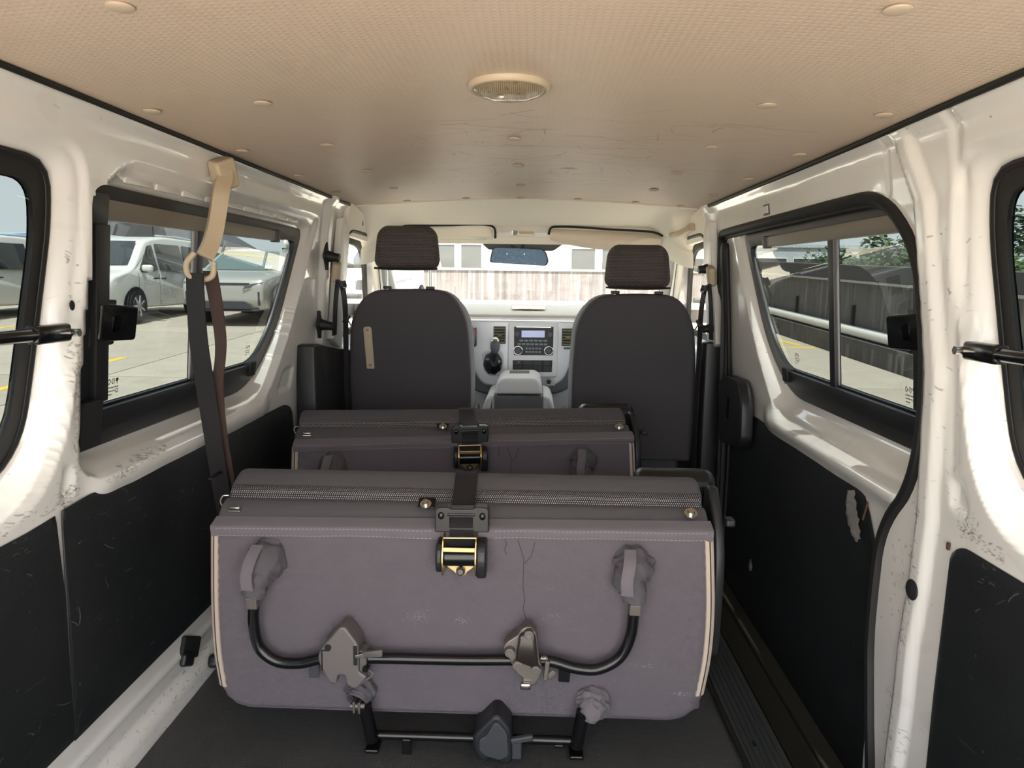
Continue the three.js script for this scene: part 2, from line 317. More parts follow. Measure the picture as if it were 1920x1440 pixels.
part('outer_skin', pressed({ z0: ZR, z1: ZF, y0: -0.35, y1: 1.38, cell: 0.03, X: outerX, holes: [outline(frameOuter.map(([z, y, r]) => [z - 0.06, y, r])), outline(quarterOuter), outline(frontOuter)], side: 1 }), M.outerPaint, wallR);
part('rear_edge', along([[ZR, -0.3], [ZR + 0.03, -0.3], [ZR + 0.03, 1.38], [ZR, 1.38]], -0.855, -0.74), M.outerPaint, wallL);
part('rear_edge', along([[ZR, -0.3], [ZR + 0.03, -0.3], [ZR + 0.03, 1.38], [ZR, 1.38]], 0.74, 0.855), M.outerPaint, wallR);
part('hole_plug', remap(new THREE.SphereGeometry(0.019, 24, 12).scale(1, 1.05, 0.3), (x, y, z) => [0.776 - z, y + 0.417, x * 1.05 - 1.318]), M.blackMatt, wallR, 'black oval rubber plug');
part('hole_plug', remap(new THREE.SphereGeometry(0.007, 16, 8).scale(1, 1.3, 0.3), (x, y, z) => [-0.766 + z, y + 0.945, x - 1.222]), M.blackMatt, wallL);

// side panes: outline in z, y mapped onto the leaning plane of the glass; c runs inwards
function sideGeo(pts, holes, thick, off, side, bevel = 0.002) {
  const g = new THREE.ExtrudeGeometry(shapeOf(pts, holes), { depth: Math.max(0.0005, thick - 2 * bevel), bevelEnabled: bevel > 0, bevelSize: bevel, bevelThickness: bevel, bevelOffset: -bevel, bevelSegments: 2, curveSegments: 8 });
  return remap(g, (a, b, c) => [side * (Xg(b) + off - c - bevel), b, a], side < 0, 0.5);
}
const pane = (pts, side, off = 0.004) => { const s = new THREE.ShapeGeometry(shapeOf(pts), 8); return remap(s, (a, b) => [side * (Xg(b) + off), b, a], side > 0); };
const stampTex = canvasTex(128, 128, (c) => {
  c.fillStyle = '#000'; c.fillRect(0, 0, 128, 128); c.strokeStyle = '#fff'; c.fillStyle = '#fff'; c.lineWidth = 5;
  c.beginPath(); c.moveTo(20, 6); c.lineTo(36, 24); c.lineTo(20, 42); c.lineTo(4, 24); c.closePath(); c.stroke();
  c.beginPath(); c.arc(64, 24, 16, 0, 7); c.stroke(); c.beginPath(); c.moveTo(54, 30); c.lineTo(74, 16); c.stroke();
  c.beginPath(); c.arc(106, 18, 12, 0, 7); c.fill(); c.fillRect(102, 24, 8, 20);
  for (const [y, w] of [[58, 118], [80, 84], [102, 50]]) for (let x = 4; x < w; x += 11) c.fillRect(x, y, 7, 10);
  c.beginPath(); c.arc(108, 88, 12, 0, 7); c.stroke();
}, { srgb: false });
const stampMat = std({ color: 0x1a1a18, alphaMap: stampTex, transparent: true, roughness: 0.8, side: THREE.DoubleSide });
const stamp = (side, z, y, s, parent) => part('glass_stamp', remap(new THREE.PlaneGeometry(s, s), (a, b) => [side * (Xg(y + b) + 0.002), y + b, z + side * a], false), stampMat, parent);

function slider(n, side, dz) {
  const sh = (p) => p.map(([z, y, r]) => [z + dz, y, r]);
  const w = struct('window_' + n, sideGeo(sh(frameOuter), [sh(frameInner)], 0.016, 0.012, side), M.blackPlastic);
  const post = side < 0 ? -1.77 : -1.85;
  part('pane', pane([[post + 0.02, 0.72], [post + 0.07, 1.13], [-1.29 + dz, 1.13], [-1.33 + dz, 0.72]], side, 0.0), M.glassSide, w);
  part('pane', pane([...sh(frameOuter.slice(1, 4)), [post + 0.045, 1.155], [post - 0.005, 0.67]], side, 0.006), M.glassSide, w);
  part('divider_post', sideGeo([[post - 0.016, 0.72], [post + 0.016, 0.72], [post + 0.062, 1.13], [post + 0.030, 1.13]], [], 0.018, 0.006, side), M.blackPlastic, w);
  // sliding channels, proud of the frame, with end caps
  part('top_channel', sideGeo(sh([[-1.305, 1.100, 0.004], [-2.225, 1.108, 0.004], [-2.225, 1.138, 0.004], [-1.305, 1.138, 0.004]]), [], 0.018, 0.0, side), M.darkSteel, w, 'bare worn metal channel');
  part('end_cap', sideGeo(sh([[-1.265, 1.090, 0.006], [-1.335, 1.090, 0.006], [-1.335, 1.146, 0.006], [-1.265, 1.146, 0.006]]), [], 0.021, 0.0, side), M.blackPlastic, w);
  part('end_cap', sideGeo(sh([[-2.21, 1.104, 0.004], [-2.24, 1.104, 0.004], [-2.24, 1.142, 0.004], [-2.21, 1.142, 0.004]]), [], 0.021, 0.0, side), M.blackPlastic, w);
  part('bottom_channel', sideGeo(sh([[-1.31, 0.692, 0.006], [-2.13, 0.692, 0.006], [-2.13, 0.735, 0.006], [-1.31, 0.735, 0.006]]), [], 0.022, 0.0, side), M.blackPlastic, w);
  part('end_cap', sideGeo(sh([[-1.29, 0.665, 0.006], [-1.35, 0.665, 0.006], [-1.35, 0.758, 0.006], [-1.29, 0.758, 0.006]]), [], 0.026, 0.0, side), M.blackMatt, w);
  part('end_cap', sideGeo(sh([[-2.085, 0.70, 0.004], [-2.13, 0.70, 0.004], [-2.13, 0.742, 0.004], [-2.085, 0.742, 0.004]]), [], 0.026, 0.0, side), M.blackMatt, w);
  part('rear_rail', sideGeo(sh([[-1.335, 0.75, 0.004], [-1.375, 0.75, 0.004], [-1.345, 1.092, 0.004], [-1.305, 1.092, 0.004]]), [], 0.02, 0.0, side), M.blackPlastic, w);
  // the catch with its finger recess
  for (let z = -1.40; z > -2.40; z -= 0.115) part('flange_tab', sideGeo(sh([[z, 1.176, 0.003], [z - 0.10, 1.177, 0.003], [z - 0.10, 1.192, 0.003], [z, 1.191, 0.003]]), [], 0.006, -0.004, side, 0.001), M.plainPaint, w);
  const lz = -1.372 + dz, hx = (y) => Xg(y) - 0.03;
  const l = part('window_catch', remap(along([[lz + 0.045, 0.872, 0.006], [lz - 0.045, 0.868, 0.008], [lz - 0.047, 0.935, 0.008], [lz + 0.045, 0.945, 0.006]], 0, 0.02, 0.004, [[[lz + 0.022, 0.885, 0.008], [lz - 0.004, 0.885, 0.008], [lz - 0.008, 0.92, 0.006], [lz + 0.022, 0.928, 0.006]]]), (x, y, z) => [side * (hx(y) + x + (z - lz) * 0.22 - 0.004), y, z], side < 0), M.blackGloss, w, 'glossy black catch');
  part('catch_back', remap(along([[lz + 0.05, 0.86, 0.006], [lz - 0.03, 0.86, 0.006], [lz - 0.03, 0.95, 0.006], [lz + 0.05, 0.95, 0.006]], 0, 0.012, 0.002), (x, y, z) => [side * (hx(y) + 0.022 + x), y, z], side < 0), M.blackPlastic, l);
  stamp(side, -1.425 + dz, 0.768, 0.042, w); stamp(side, (side < 0 ? -2.12 : -2.10) + dz * 0.5, 0.775, 0.035, w);
  return w;
}
slider(1, -1, 0); slider(2, 1, -0.06);
for (const [n, side] of [[3, -1], [4, 1]]) {
  const w = struct('window_' + n, sideGeo(quarterOuter, [quarterInner], 0.012, 0.012, side, 0.004), M.rubber);
  part('pane', pane(shrink(quarterOuter, 0.985), side, 0.003), M.glassSide, w);
  part('seal_lip', remap(tube(outline(quarterOuter).map(([z, y]) => [z, y, 0]), 0.008, 120, 8, true), (a, b, c) => [side * (Xg(b) + 0.004 + c), b, a], side < 0), M.rubber, w);
}
for (const [n, side] of [[5, -1], [6, 1]]) {
  const w = struct('window_' + n, sideGeo(frontOuter, [frontInner], 0.014, 0.012, side, 0.004), M.rubber);
  part('pane', pane(shrink(frontOuter, 0.985), side, 0.003), M.glassClear, w);
}
// sliding side door: pressed inner panel, pulled in behind the opening's edge
const lipR = outline([[-1.27, 0.575, 0.08], [-2.2, 0.575, 0.12], [-2.43, 0.84, 0.2], [-2.66, 1.205, 0.05], [-1.34, 1.205, 0.10]]);
const dFrame = outline(frameOuter.map(([z, y, r]) => [z - 0.06, y, r]));
const wd = (z, y) => {
  let x = Xin(Math.max(y, 0.06)) + 0.012 - 0.026 * bump(y, 0.568, 0.035) * (1 - sst(-2.2, -2.35, z)) + 0.0008 * noise(z * 7, y * 7, 2);
  x = lerp(x, Xg(y) + 0.006, sunk(lipR, dFrame, z, y));
  const e = -inPoly(doorHole, z, y); x += 0.022 * (1 - sst(-0.01, 0.014, e));
  return x;
};
const door = struct('door_1', pressed({ z0: -1.29, z1: -2.80, y0: -0.3, y1: 1.215, cell: 0.0085, X: wd, holes: [outline(shrink(frameOuter.map(([z, y, r]) => [z - 0.06, y, r]), 0.985))], side: 1 }), paintR);
part('door_seal', remap(tube(doorHole.map(([z, y]) => [z, y, 0]), 0.0135, 220, 10, true), (a, b, c) => [Xin(Math.max(b, 0.06)) + 0.001 + c * 1.2, b, a]), M.rubber, door, 'black rubber door seal');
part('door_seal', remap(tube(doorHole.map(([z, y]) => [lerp(z, -2, 0.016), lerp(y, 0.5, 0.02), 0]), 0.008, 220, 8, true), (a, b, c) => [Xin(Math.max(b, 0.06)) + 0.012 + c, b, a]), M.rubber, door);
part('front_weatherstrip', [remap(along([[-2.725, -0.25], [-2.735, 0.8], [-2.745, 1.13, 0.03], [-2.695, 1.15, 0.03], [-2.688, 0.8], [-2.68, -0.25]], 0, 0.026, 0.008), (x, y, z) => [Xin(Math.max(y, 0.06)) - 0.012 + x, y, z]), tube([[0.772, -0.2, -2.665], [0.768, 0.4, -2.668], [0.752, 0.8, -2.672], [0.735, 1.12, -2.68]].map(([x, y, z]) => [Xin(Math.max(y, 0.06)) - 0.002, y, z]), 0.008, 40, 8)], M.rubber, door, 'wide black rubber weatherstrip');
part('access_slot', [[1, M.blackMatt, 0.032, 0.052], [2, M.plainPaint, 0.022, 0.042]].slice(0, 1).map(([k, m, h, w]) => rb(0.004, h, w, 0.003, Xin(1.215) - 0.001, 1.215, -2.21, [0, 0, 0.12])), M.dashDark, wallR);
part('access_cover', rb(0.005, 0.022, 0.042, 0.002, Xin(1.215) - 0.003, 1.215, -2.21, [0, 0, 0.12]), M.plainPaint, wallR);
{ // latch housing at the door's leading edge
  const h = part('door_handle', remap(along([[-2.375, 0.47, 0.02], [-2.40, 0.435, 0.02], [-2.64, 0.40, 0.02], [-2.70, 0.62, 0.02], [-2.62, 0.66, 0.02], [-2.44, 0.665, 0.04], [-2.385, 0.60, 0.05]], 0, 0.045, 0.01, [[[-2.52, 0.50, 0.008], [-2.57, 0.50, 0.008], [-2.57, 0.595, 0.008], [-2.52, 0.595, 0.008]]]), (x, y, z) => [0.745 + x, y, z]), M.blackPlastic, door, 'black plastic inside door handle');
  part('lever', rb(0.014, 0.085, 0.014, 0.005, 0.765, 0.548, -2.545), M.blackGloss, h);
  part('lever', rb(0.012, 0.06, 0.006, 0.003, 0.762, 0.55, -2.53), M.chrome, h);
}
// front cab floor, bulkhead, roof
const roof = struct('trim_1', [rb(1.51, 0.03, 4.1, 0.01, 0, 1.385, -1.96), along([[-3.45, 1.2], [-3.45, 1.4], [-3.9, 1.4], [-3.55, 1.2]], -0.75, 0.75)], M.outerPaint);
roof.userData.label = 'white painted roof skin';
struct('trim_2', [rb(1.7, 1.2, 0.04, 0.01, 0, 0.26, -4.02)], M.outerPaint).userData.label = 'white nose panel under the windscreen';

// ---------------------------------------------------------------- floor, step well, headliner
const matTex = canvasTex(1024, 1024, (c, W, H) => {
  c.fillStyle = '#434344'; c.fillRect(0, 0, W, H);
  for (let i = 0; i < 500; i++) { c.globalAlpha = rr(0.02, 0.09); c.fillStyle = rnd() < 0.7 ? '#6f6a62' : '#000'; c.beginPath(); c.ellipse(rr(0, W), rr(0, H), rr(2, 22), rr(2, 8), rr(0, 3), 0, 7); c.fill(); }
  for (let y = 0; y < H; y += 6) for (let x = (y / 6 % 2) * 3; x < W; x += 6) { c.globalAlpha = rr(0.15, 0.55) * (0.5 + 0.7 * noise(x * 0.012, y * 0.012, 4)); c.fillStyle = '#8d877d'; c.fillRect(x, y, 2.4, 2.4); }
  for (let i = 0; i < 4000; i++) { c.globalAlpha = rr(0.1, 0.5); c.fillStyle = '#a39a8c'; c.fillRect(rr(0, W), rr(0, H), rr(0.5, 2), rr(0.5, 2)); }
  scratches(c, W, H, 130, '#8f877c', [4, 26], [0.1, 0.4], [0.5, 1.2]);
});
const matBump = dataTex(64, (u, v, i, j) => { const x = (i % 8) / 8 - 0.5, y = (j % 8) / 8 - 0.5; return Math.abs(x) + Math.abs(y) < 0.42 ? 220 : 60; }, { repeat: [42, 100] });
matTex.repeat.set(1, 3);
const matMat = std({ map: matTex, roughness: 0.55, bumpMap: matBump, bumpScale: 0.0016 });
const floor = struct('floor', sheet((u, v) => { const x = lerp(-0.765, 0.505, u), z = lerp(ZR, -3.9, v); return [x, 0.003 * noise(x * 3, z * 3) + 0.006 * noise(x * 1.2 + 4, z * 1.4) * sst(-0.7, -0.4, x) * (1 - sst(0.3, 0.5, x)), z]; }, 80, 200), matMat);
part('subfloor', [rb(1.3, 0.05, 4.05, 0.004, -0.14, -0.04, -1.92), rb(0.35, 0.05, 1.4, 0.004, 0.65, -0.03, -0.58), rb(0.35, 0.05, 1.1, 0.004, 0.65, -0.03, -3.4)], M.rubber, floor);
part('step_tread', [rb(0.09, 0.012, 1.62, 0.005, 0.545, 0.004, -2.0), ...[0, 1, 2, 3, 4, 5].map((i) => rb(0.005, 0.008, 1.6, 0.002, 0.512 + i * 0.0125, 0.011, -2.0))], std({ color: 0x3a3f40, roughness: 0.42, bumpMap: leather, bumpScale: 0.0008 }), floor, 'ribbed black step edge');
part('mat_edge', tube([[0.497, 0.008, -1.05], [0.497, 0.009, -1.35], [0.493, 0.008, -1.5], [0.497, 0.009, -2.7]], 0.007, 60, 8), M.rubber, floor);
part('screw', [cyl([0.53, 0.008, -1.42], [0.53, 0.014, -1.42], 0.006)], M.blackGloss, floor);
part('step_riser', rb(0.02, 0.26, 1.62, 0.004, 0.585, -0.13, -2.0), std({ color: 0x202222, roughness: 0.6 }), floor);
part('step_floor', rb(0.30, 0.02, 1.62, 0.004, 0.72, -0.25, -2.0), M.blackMatt, floor);
part('step_ledge', [rb(0.085, 0.02, 1.62, 0.006, 0.715, -0.16, -2.0), rb(0.008, 0.03, 1.62, 0.003, 0.675, -0.148, -2.0), rb(0.05, 0.05, 1.62, 0.006, 0.77, -0.16, -2.0)], std({ color: 0x34342e, roughness: 0.6 }), floor);
part('step_end', [rb(0.32, 0.3, 0.02, 0.004, 0.69, -0.14, -1.19), rb(0.32, 0.3, 0.02, 0.004, 0.69, -0.14, -2.81)], M.blackMatt, floor);

const crown = (x) => 1.325 - 0.035 * (x / 0.72) ** 2;
const ceilTex = canvasTex(1024, 2048, (c, W, H) => {
  c.fillStyle = '#ccb9a7'; c.fillRect(0, 0, W, H);
  for (let i = 0; i < 900; i++) { c.globalAlpha = rr(0.015, 0.05); c.fillStyle = rnd() < 0.5 ? '#97826c' : '#d8c5aa'; c.beginPath(); c.ellipse(rr(0, W), rr(0, H), rr(4, 50), rr(2, 16), rr(0, 3), 0, 7); c.fill(); }
  const X = (x) => (x + 0.73) / 1.46 * W, Y = (z) => (0.1 - z) / 3.1 * H;   // row 0 is the rear edge
  const yy = (z) => H - Y(z);
  scratches(c, W, H, 90, '#5c4a3a', [40, 160], [0.12, 0.4], [1, 2.5], [X(-0.25), yy(-2.6), X(0.45), yy(-1.5)], 0.1);
  scratches(c, W, H, 110, '#6b5746', [10, 60], [0.15, 0.45], [1, 3], [X(-0.3), yy(-2.5), X(0.5), yy(-1.5)]);
  scratches(c, W, H, 26, '#dfd2bd', [6, 60], [0.2, 0.6], [0.8, 1.6], [X(-0.7), yy(-1.6), X(0.7), yy(-0.8)], 0);
  c.globalAlpha = 0.5; c.fillStyle = '#5e4f40'; for (let i = 0; i < 26; i++) { c.globalAlpha = 0.08; c.beginPath(); c.ellipse(X(0.13) + rr(-14, 14), yy(-2.18) + rr(-8, 8), rr(4, 16), rr(3, 9), 0, 0, 7); c.fill(); }
  c.globalAlpha = 1;
});
perfo.repeat.set(34, 72);
M.tan = phy({ map: ceilTex, roughness: 0.45, bumpMap: perfo, bumpScale: 0.0007 });
const ceil = struct('ceiling', sheet((u, v) => {
  const x = lerp(-0.725, 0.725, u), z = lerp(ZR, -2.985 - 0.0, v);
  const fold = 0.0022 * noise(x * 4 + 2, z * 9, 5) * sst(-1.3, -1.7, z) * (1 - sst(0.35, 0.6, Math.abs(x - 0.05)));
  return [x, crown(x) + fold + 0.0015 * noise(x * 3, z * 3, 8), z];
}, 90, 190, true), M.tan);
part('edge_strip', tube([[-0.706, 1.287, ZR], [-0.706, 1.287, -1.5], [-0.706, 1.287, -2.98]], 0.0055, 40, 8), M.rubber, ceil);
part('edge_strip', tube([[0.706, 1.287, ZR], [0.704, 1.288, -1.2], [0.706, 1.285, -1.6], [0.706, 1.287, -2.98]], 0.0065, 40, 8), M.rubber, ceil);
part('front_edge', tube([[-0.70, crown(0.7) - 0.002, -2.985], [-0.35, crown(0.35) - 0.002, -2.985], [0, crown(0) - 0.002, -2.985], [0.35, crown(0.35) - 0.002, -2.985], [0.70, crown(0.7) - 0.002, -2.985]], 0.004, 30, 6), M.creamTrim, ceil);
const clipGeo = new THREE.SphereGeometry(0.0165, 20, 10).scale(1, 0.26, 1), clipMat = std({ color: 0xbcac9a, roughness: 0.5 });
const clips = [[-0.45, -0.872], [0.45, -0.878]];
for (const z of [-1.33, -1.735, -2.14, -2.54]) for (const x of [-0.66, -0.457, 0.448, 0.653]) clips.push([x, z]);
for (const z of [-1.72, -2.12, -2.54]) clips.push([-0.012, z]);
for (const x of [-0.48, -0.24, -0.02, 0.21, 0.44, 0.62]) clips.push([x, -2.93]);
for (const [x, z] of clips) part('clip', clipGeo, clipMat, ceil).position.set(x, crown(x) - 0.002, z);

{ // dome lamp
  const g = thing('dome_lamp', 'round ribbed-lens dome lamp in the middle of the tan headliner', 'lamp'), y = crown(0) + 0.002;
  part('base_ring', new THREE.LatheGeometry([[0.0, 0], [0.071, 0], [0.072, -0.004], [0.069, -0.011], [0.064, -0.013], [0.062, -0.010], [0, -0.008]].map(([a, b]) => new THREE.Vector2(a, b)), 48).translate(-0.008, y, -1.262), std({ color: 0xbdad96, roughness: 0.4 }), g);
  const gridTex = canvasTex(256, 256, (c, W, H) => { c.fillStyle = '#cdbb9c'; c.fillRect(0, 0, W, H); c.fillStyle = '#8a7555'; for (let k = 0; k < 32; k++) { c.globalAlpha = 0.8; c.fillRect(k * 8, 0, 3, H); c.globalAlpha = 0.45; c.fillRect(0, k * 8, W, 2); } for (let k = 0; k < 14; k++) { c.globalAlpha = 0.3; c.fillStyle = '#6b4a30'; c.beginPath(); c.ellipse(rr(0, W), rr(0, H), rr(4, 14), rr(3, 8), rr(0, 3), 0, 7); c.fill(); } }, { repeat: [9, 9] });
  const ribs = dataTex(64, (u, v) => 128 + 100 * Math.sin(u * Math.PI * 16) * 0.5 + 100 * Math.sin(v * Math.PI * 16) * 0.5, { repeat: [60, 60] });
  part('lens', boxUV(new THREE.LatheGeometry([[0.0, -0.026], [0.03, -0.0245], [0.05, -0.019], [0.062, -0.0105]].map(([a, b]) => new THREE.Vector2(a, b)), 48).translate(-0.008, y, -1.262)), phy({ color: 0xffffff, map: gridTex, roughness: 0.2, transmission: 0.25, thickness: 0, bumpMap: ribs, bumpScale: 0.002, clearcoat: 0.6 }), g, 'ribbed clear plastic lens');
  part('switch', rb(0.008, 0.004, 0.022, 0.002, -0.022, y - 0.026, -1.245, [0.2, 0.3, 0]), std({ color: 0xe9dfce, roughness: 0.4 }), g);
  rebase(g);
}
// ---------------------------------------------------------------- black lower wall panels
const vinylTex = (sd, marks) => canvasTex(1024, 512, (c, W, H) => {
  seed = sd; c.fillStyle = '#1d2022'; c.fillRect(0, 0, W, H);
  for (let i = 0; i < 160; i++) { c.globalAlpha = rr(0.03, 0.10); c.fillStyle = rnd() < 0.5 ? '#2e3336' : '#0a0a0a'; c.beginPath(); c.ellipse(rr(0, W), rr(0, H), rr(4, 40), rr(4, 24), rr(0, 3), 0, 7); c.fill(); }
  scratches(c, W, H, marks, '#a3a29c', [4, 40], [0.2, 0.7], [0.6, 1.8]);
  scratches(c, W, H, marks, '#9a9890', [1, 6], [0.3, 0.8], [0.8, 2.5]);
  for (let k = 0; k < marks / 12; k++) { const x = rr(0, W), y = rr(0, H); scratches(c, W, H, 10, '#76756f', [3, 18], [0.2, 0.6], [0.8, 2.4], [x - 14, y - 22, x + 14, y + 22]); }
});
const vinylA = std({ map: vinylTex(77, 120), roughness: 0.46, bumpMap: leather, bumpScale: 0.0004 });
const vinylB = std({ map: vinylTex(78, 12), roughness: 0.5, bumpMap: leather, bumpScale: 0.0004 });
function cardPanel(name, side, pts, amp, mat, off = 0.004, sd = 0) {
  const p = outline(pts), zs = p.map((q) => q[0]), ys = p.map((q) => q[1]), z0 = Math.max(...zs), z1 = Math.min(...zs), y0 = Math.min(...ys), y1 = Math.max(...ys);
  const nu = Math.ceil((z0 - z1) / 0.012), nv = Math.ceil((y1 - y0) / 0.012);
  // rows of the outline: clip every column to the outline's lower and upper edge
  const span = (z) => { const hit = []; for (let i = 0, j = p.length - 1; i < p.length; j = i++) if ((p[i][0] > z) !== (p[j][0] > z)) hit.push(lerp(p[i][1], p[j][1], (z - p[i][0]) / (p[j][0] - p[i][0]))); return [Math.min(...hit), Math.max(...hit)]; };
  const f = (o) => (u, v) => {
    const z = lerp(z0 - 1e-4, z1 + 1e-4, u), [a, b] = span(z), y = lerp(a, b, v), edge = Math.min(u * (z0 - z1), (1 - u) * (z0 - z1), v * (b - a), (1 - v) * (b - a));
    return [side * (Xin(Math.max(y, 0.06)) - off - o * (0.003 + amp * (0.5 + 0.5 * noise(z * 3 + sd, y * 3.5, sd)) * sst(0, 0.08, edge)) + (o ? 0.003 * (1 - sst(0, 0.008, edge)) : 0)), y, z];
  };
  const m = struct(name, sheet(f(1), nu, nv, side < 0), mat);
  part('backing', sheet(f(0), nu, nv, side > 0), M.blackMatt, m);
  return m;
}
cardPanel('trim_3', -1, [[ZR, 0.15], [ZR, 0.575], [-0.9, 0.572], [-1.10, 0.576], [-1.172, 0.582, 0.004], [-1.172, 0.4], [-1.185, 0.3], [-1.19, 0.152]], 0.006, vinylA, 0.002, 1).userData.label = 'scuffed black vinyl panel, rear left';
cardPanel('trim_4', -1, [[-1.166, 0.152], [-1.168, 0.586, 0.004], [-1.26, 0.592], [-1.42, 0.582], [-2.32, 0.576, 0.03], [-2.385, 0.55, 0.03], [-2.40, 0.15]], 0.009, vinylA, 0.005, 5).userData.label = 'bulging black vinyl panel, left side';
{ const e = scene.getObjectByName('trim_4'); part('torn_edge', tube([[-0.797, 0.586, -1.168], [-0.799, 0.45, -1.170], [-0.7975, 0.36, -1.165], [-0.799, 0.27, -1.172], [-0.799, 0.16, -1.17]], 0.0035, 40, 6), std({ color: 0x54504c, roughness: 0.9 }), e);
  part('torn_spot', [rb(0.004, 0.012, 0.014, 0.002, -0.797, 0.574, -1.172), rb(0.004, 0.009, 0.018, 0.002, -0.80, 0.548, -1.93)], std({ color: 0x9a6a42, roughness: 0.95 }), e); }
cardPanel('trim_5', 1, [[-1.468, -0.28], [-1.503, 0.30, 0.02], [-1.512, 0.42, 0.02], [-1.555, 0.49, 0.01], [-1.60, 0.54, 0.01], [-2.1, 0.543], [-2.46, 0.545, 0.02], [-2.74, 0.54], [-2.74, -0.28]], 0.005, vinylB, -0.008, 9).userData.label = 'black vinyl card on the sliding door';
{ const t = scene.getObjectByName('trim_5');
  part('torn_lining', remap(sheet((u, v) => { const y = lerp(0.535, 0.437, v), w = 0.016 * Math.sin(Math.PI * clamp(v * 0.96 + 0.04)) + 0.003; return [0.775 - 0.012 * Math.sin(u * 3) - 0.006 * noise(u * 4, v * 9), y - 0.004 * noise(u * 9, v * 30) - 0.01 * u, lerp(-1.535 - 0.05 * (1 - v), -1.535 - 0.05 * (1 - v) - w * 2.4 - 0.006 * noise(v * 40, 3), u)]; }, 8, 26), (x, y, z) => [x, y, z], false, 1.2), std({ color: 0x8b8886, roughness: 1, side: THREE.DoubleSide, bumpMap: twill, bumpScale: 0.001 }), t, 'torn grey cloth lining');
  part('torn_spot', rb(0.003, 0.05, 0.006, 0.002, 0.783, 0.50, -1.542, [0.35, 0, 0]), std({ color: 0x5a4028, roughness: 1 }), t);
  part('torn_spot', remap(new THREE.OctahedronGeometry(0.014, 2), (x, y, z) => [0.783 + x * 0.2, 0.055 + y * 1.5 + 0.006 * noise(y * 90, z * 90), -2.30 + z + 0.008 * noise(z * 120, y * 80)], false, 1), std({ color: 0x77736c, roughness: 1 }), t); }
cardPanel('trim_6', 1, [[ZR, 0.02], [ZR, 0.555], [-1.0, 0.553], [-1.20, 0.551, 0.02], [-1.235, 0.525, 0.02], [-1.228, 0.42], [-1.24, 0.25], [-1.235, 0.02]], 0.005, vinylA, 0.002, 13).userData.label = 'scratched black vinyl panel, rear right';
part('torn_edge', rb(0.005, 0.014, 0.008, 0.002, 0.787, 0.537, -1.236), std({ color: 0x4f3a2e, roughness: 1 }), scene.getObjectByName('trim_6'));
{ // recesses with belt anchors in the left sill
  const g = thing('belt_anchor', 'black belt anchor hooked in the left white sill', 'anchor');
  part('slot', rb(0.012, 0.05, 0.09, 0.006, -0.787, 0.10, -1.60, [-0.5, 0, 0]), M.blackMatt, g);
  part('hook', rb(0.016, 0.03, 0.05, 0.007, -0.778, 0.085, -1.565, [-0.5, 0, 0]), M.blackPlastic, g);
  part('hook', rb(0.03, 0.035, 0.04, 0.012, -0.755, 0.03, -1.66, [-0.5, 0, 0]), M.blackPlastic, g);
  rebase(g);
}
for (const side of [-1, 1]) { // guard bars across the rear quarter windows
  const g = thing('window_guard_bar', side < 0 ? 'black tubular guard bar bolted on the left pillar beside the belt cover' : 'black tubular guard bar bolted on the right pillar above the round plug', 'guard bar');
  const x = side * 0.752, z = -1.165, y = side < 0 ? 0.902 : 0.894;
  part('bar', tube([[x, y, z + 0.06], [side * 0.745, y + 0.002, z + 0.12], [side * 0.742, y + 0.004, -0.7], [side * 0.742, y + 0.006, -0.12]], 0.0105, 40, 14), M.blackGloss, g);
  part('end_block', remap(rb(0.024, 0.030, 0.085, 0.006, x, y, z + 0.028), (a, b, c) => [a, b, c]), M.blackGloss, g);
  part('end_block', rb(0.024, 0.030, 0.085, 0.006, side * 0.745, y + 0.006, -0.14), M.blackGloss, g);
  part('bolt', cyl([side * 0.75, y - 0.001, z - 0.016], [side * 0.73, y - 0.001, z - 0.016], 0.0085, 0.0075, 6), M.chrome, g);
  rebase(g);
}
// ---------------------------------------------------------------- the car park outside
// The yard rises gently towards the van's nose; ground height by z.
const gy = (z) => -0.65 - 0.037 * z, slope = Math.atan(0.037);
const concreteTex = (sd, base) => canvasTex(512, 512, (c, W, H) => {
  seed = sd; c.fillStyle = base; c.fillRect(0, 0, W, H);
  for (let i = 0; i < 500; i++) { c.globalAlpha = rr(0.02, 0.07); c.fillStyle = rnd() < 0.5 ? '#7d7664' : '#d5ccb4'; c.beginPath(); c.ellipse(rr(0, W), rr(0, H), rr(3, 60), rr(2, 18), rr(0, 3), 0, 7); c.fill(); }
  for (let i = 0; i < 3000; i++) { c.globalAlpha = rr(0.05, 0.3); c.fillStyle = rnd() < 0.5 ? '#6a6455' : '#cfc7b2'; c.fillRect(rr(0, W), rr(0, H), rr(0.5, 2), rr(0.5, 2)); }
  scratches(c, W, H, 14, '#5c5546', [20, 120], [0.1, 0.4], [0.8, 2]);
});
const slabMats = [concreteTex(11, '#a8a093'), concreteTex(12, '#afa799'), concreteTex(13, '#a1998c')].map((t) => std({ map: t, roughness: 0.9 }));
const ground = struct('ground', new THREE.PlaneGeometry(160, 160).rotateX(-Math.PI / 2).translate(0, -0.03, 0), std({ color: 0x6b6556, roughness: 0.95 }));
ground.position.set(0, -0.65, 0); ground.rotation.x = slope;
const slabGeo = new THREE.BoxGeometry(4.48, 0.06, 4.98);
for (let i = -9; i < 5; i++) for (let j = -7; j < 5; j++) { const s = part('slab', slabGeo, slabMats[(i * 7 + j * 5 + 90) % 3], ground); s.position.set(i * 4.5 + 1.2, -0.03, j * 5 - 1.5); if ((i + j) % 2) s.rotation.y = Math.PI; }
const paintLine = std({ color: 0xd8b84a, roughness: 0.8 });
const bay = (x0, z0, x1, z1, w = 0.14) => { const m = part('bay_line', new THREE.BoxGeometry(w, 0.004, Math.hypot(x1 - x0, z1 - z0)), paintLine, ground); m.position.set((x0 + x1) / 2, 0.002, (z0 + z1) / 2); m.rotation.y = Math.atan2(x1 - x0, z1 - z0); };
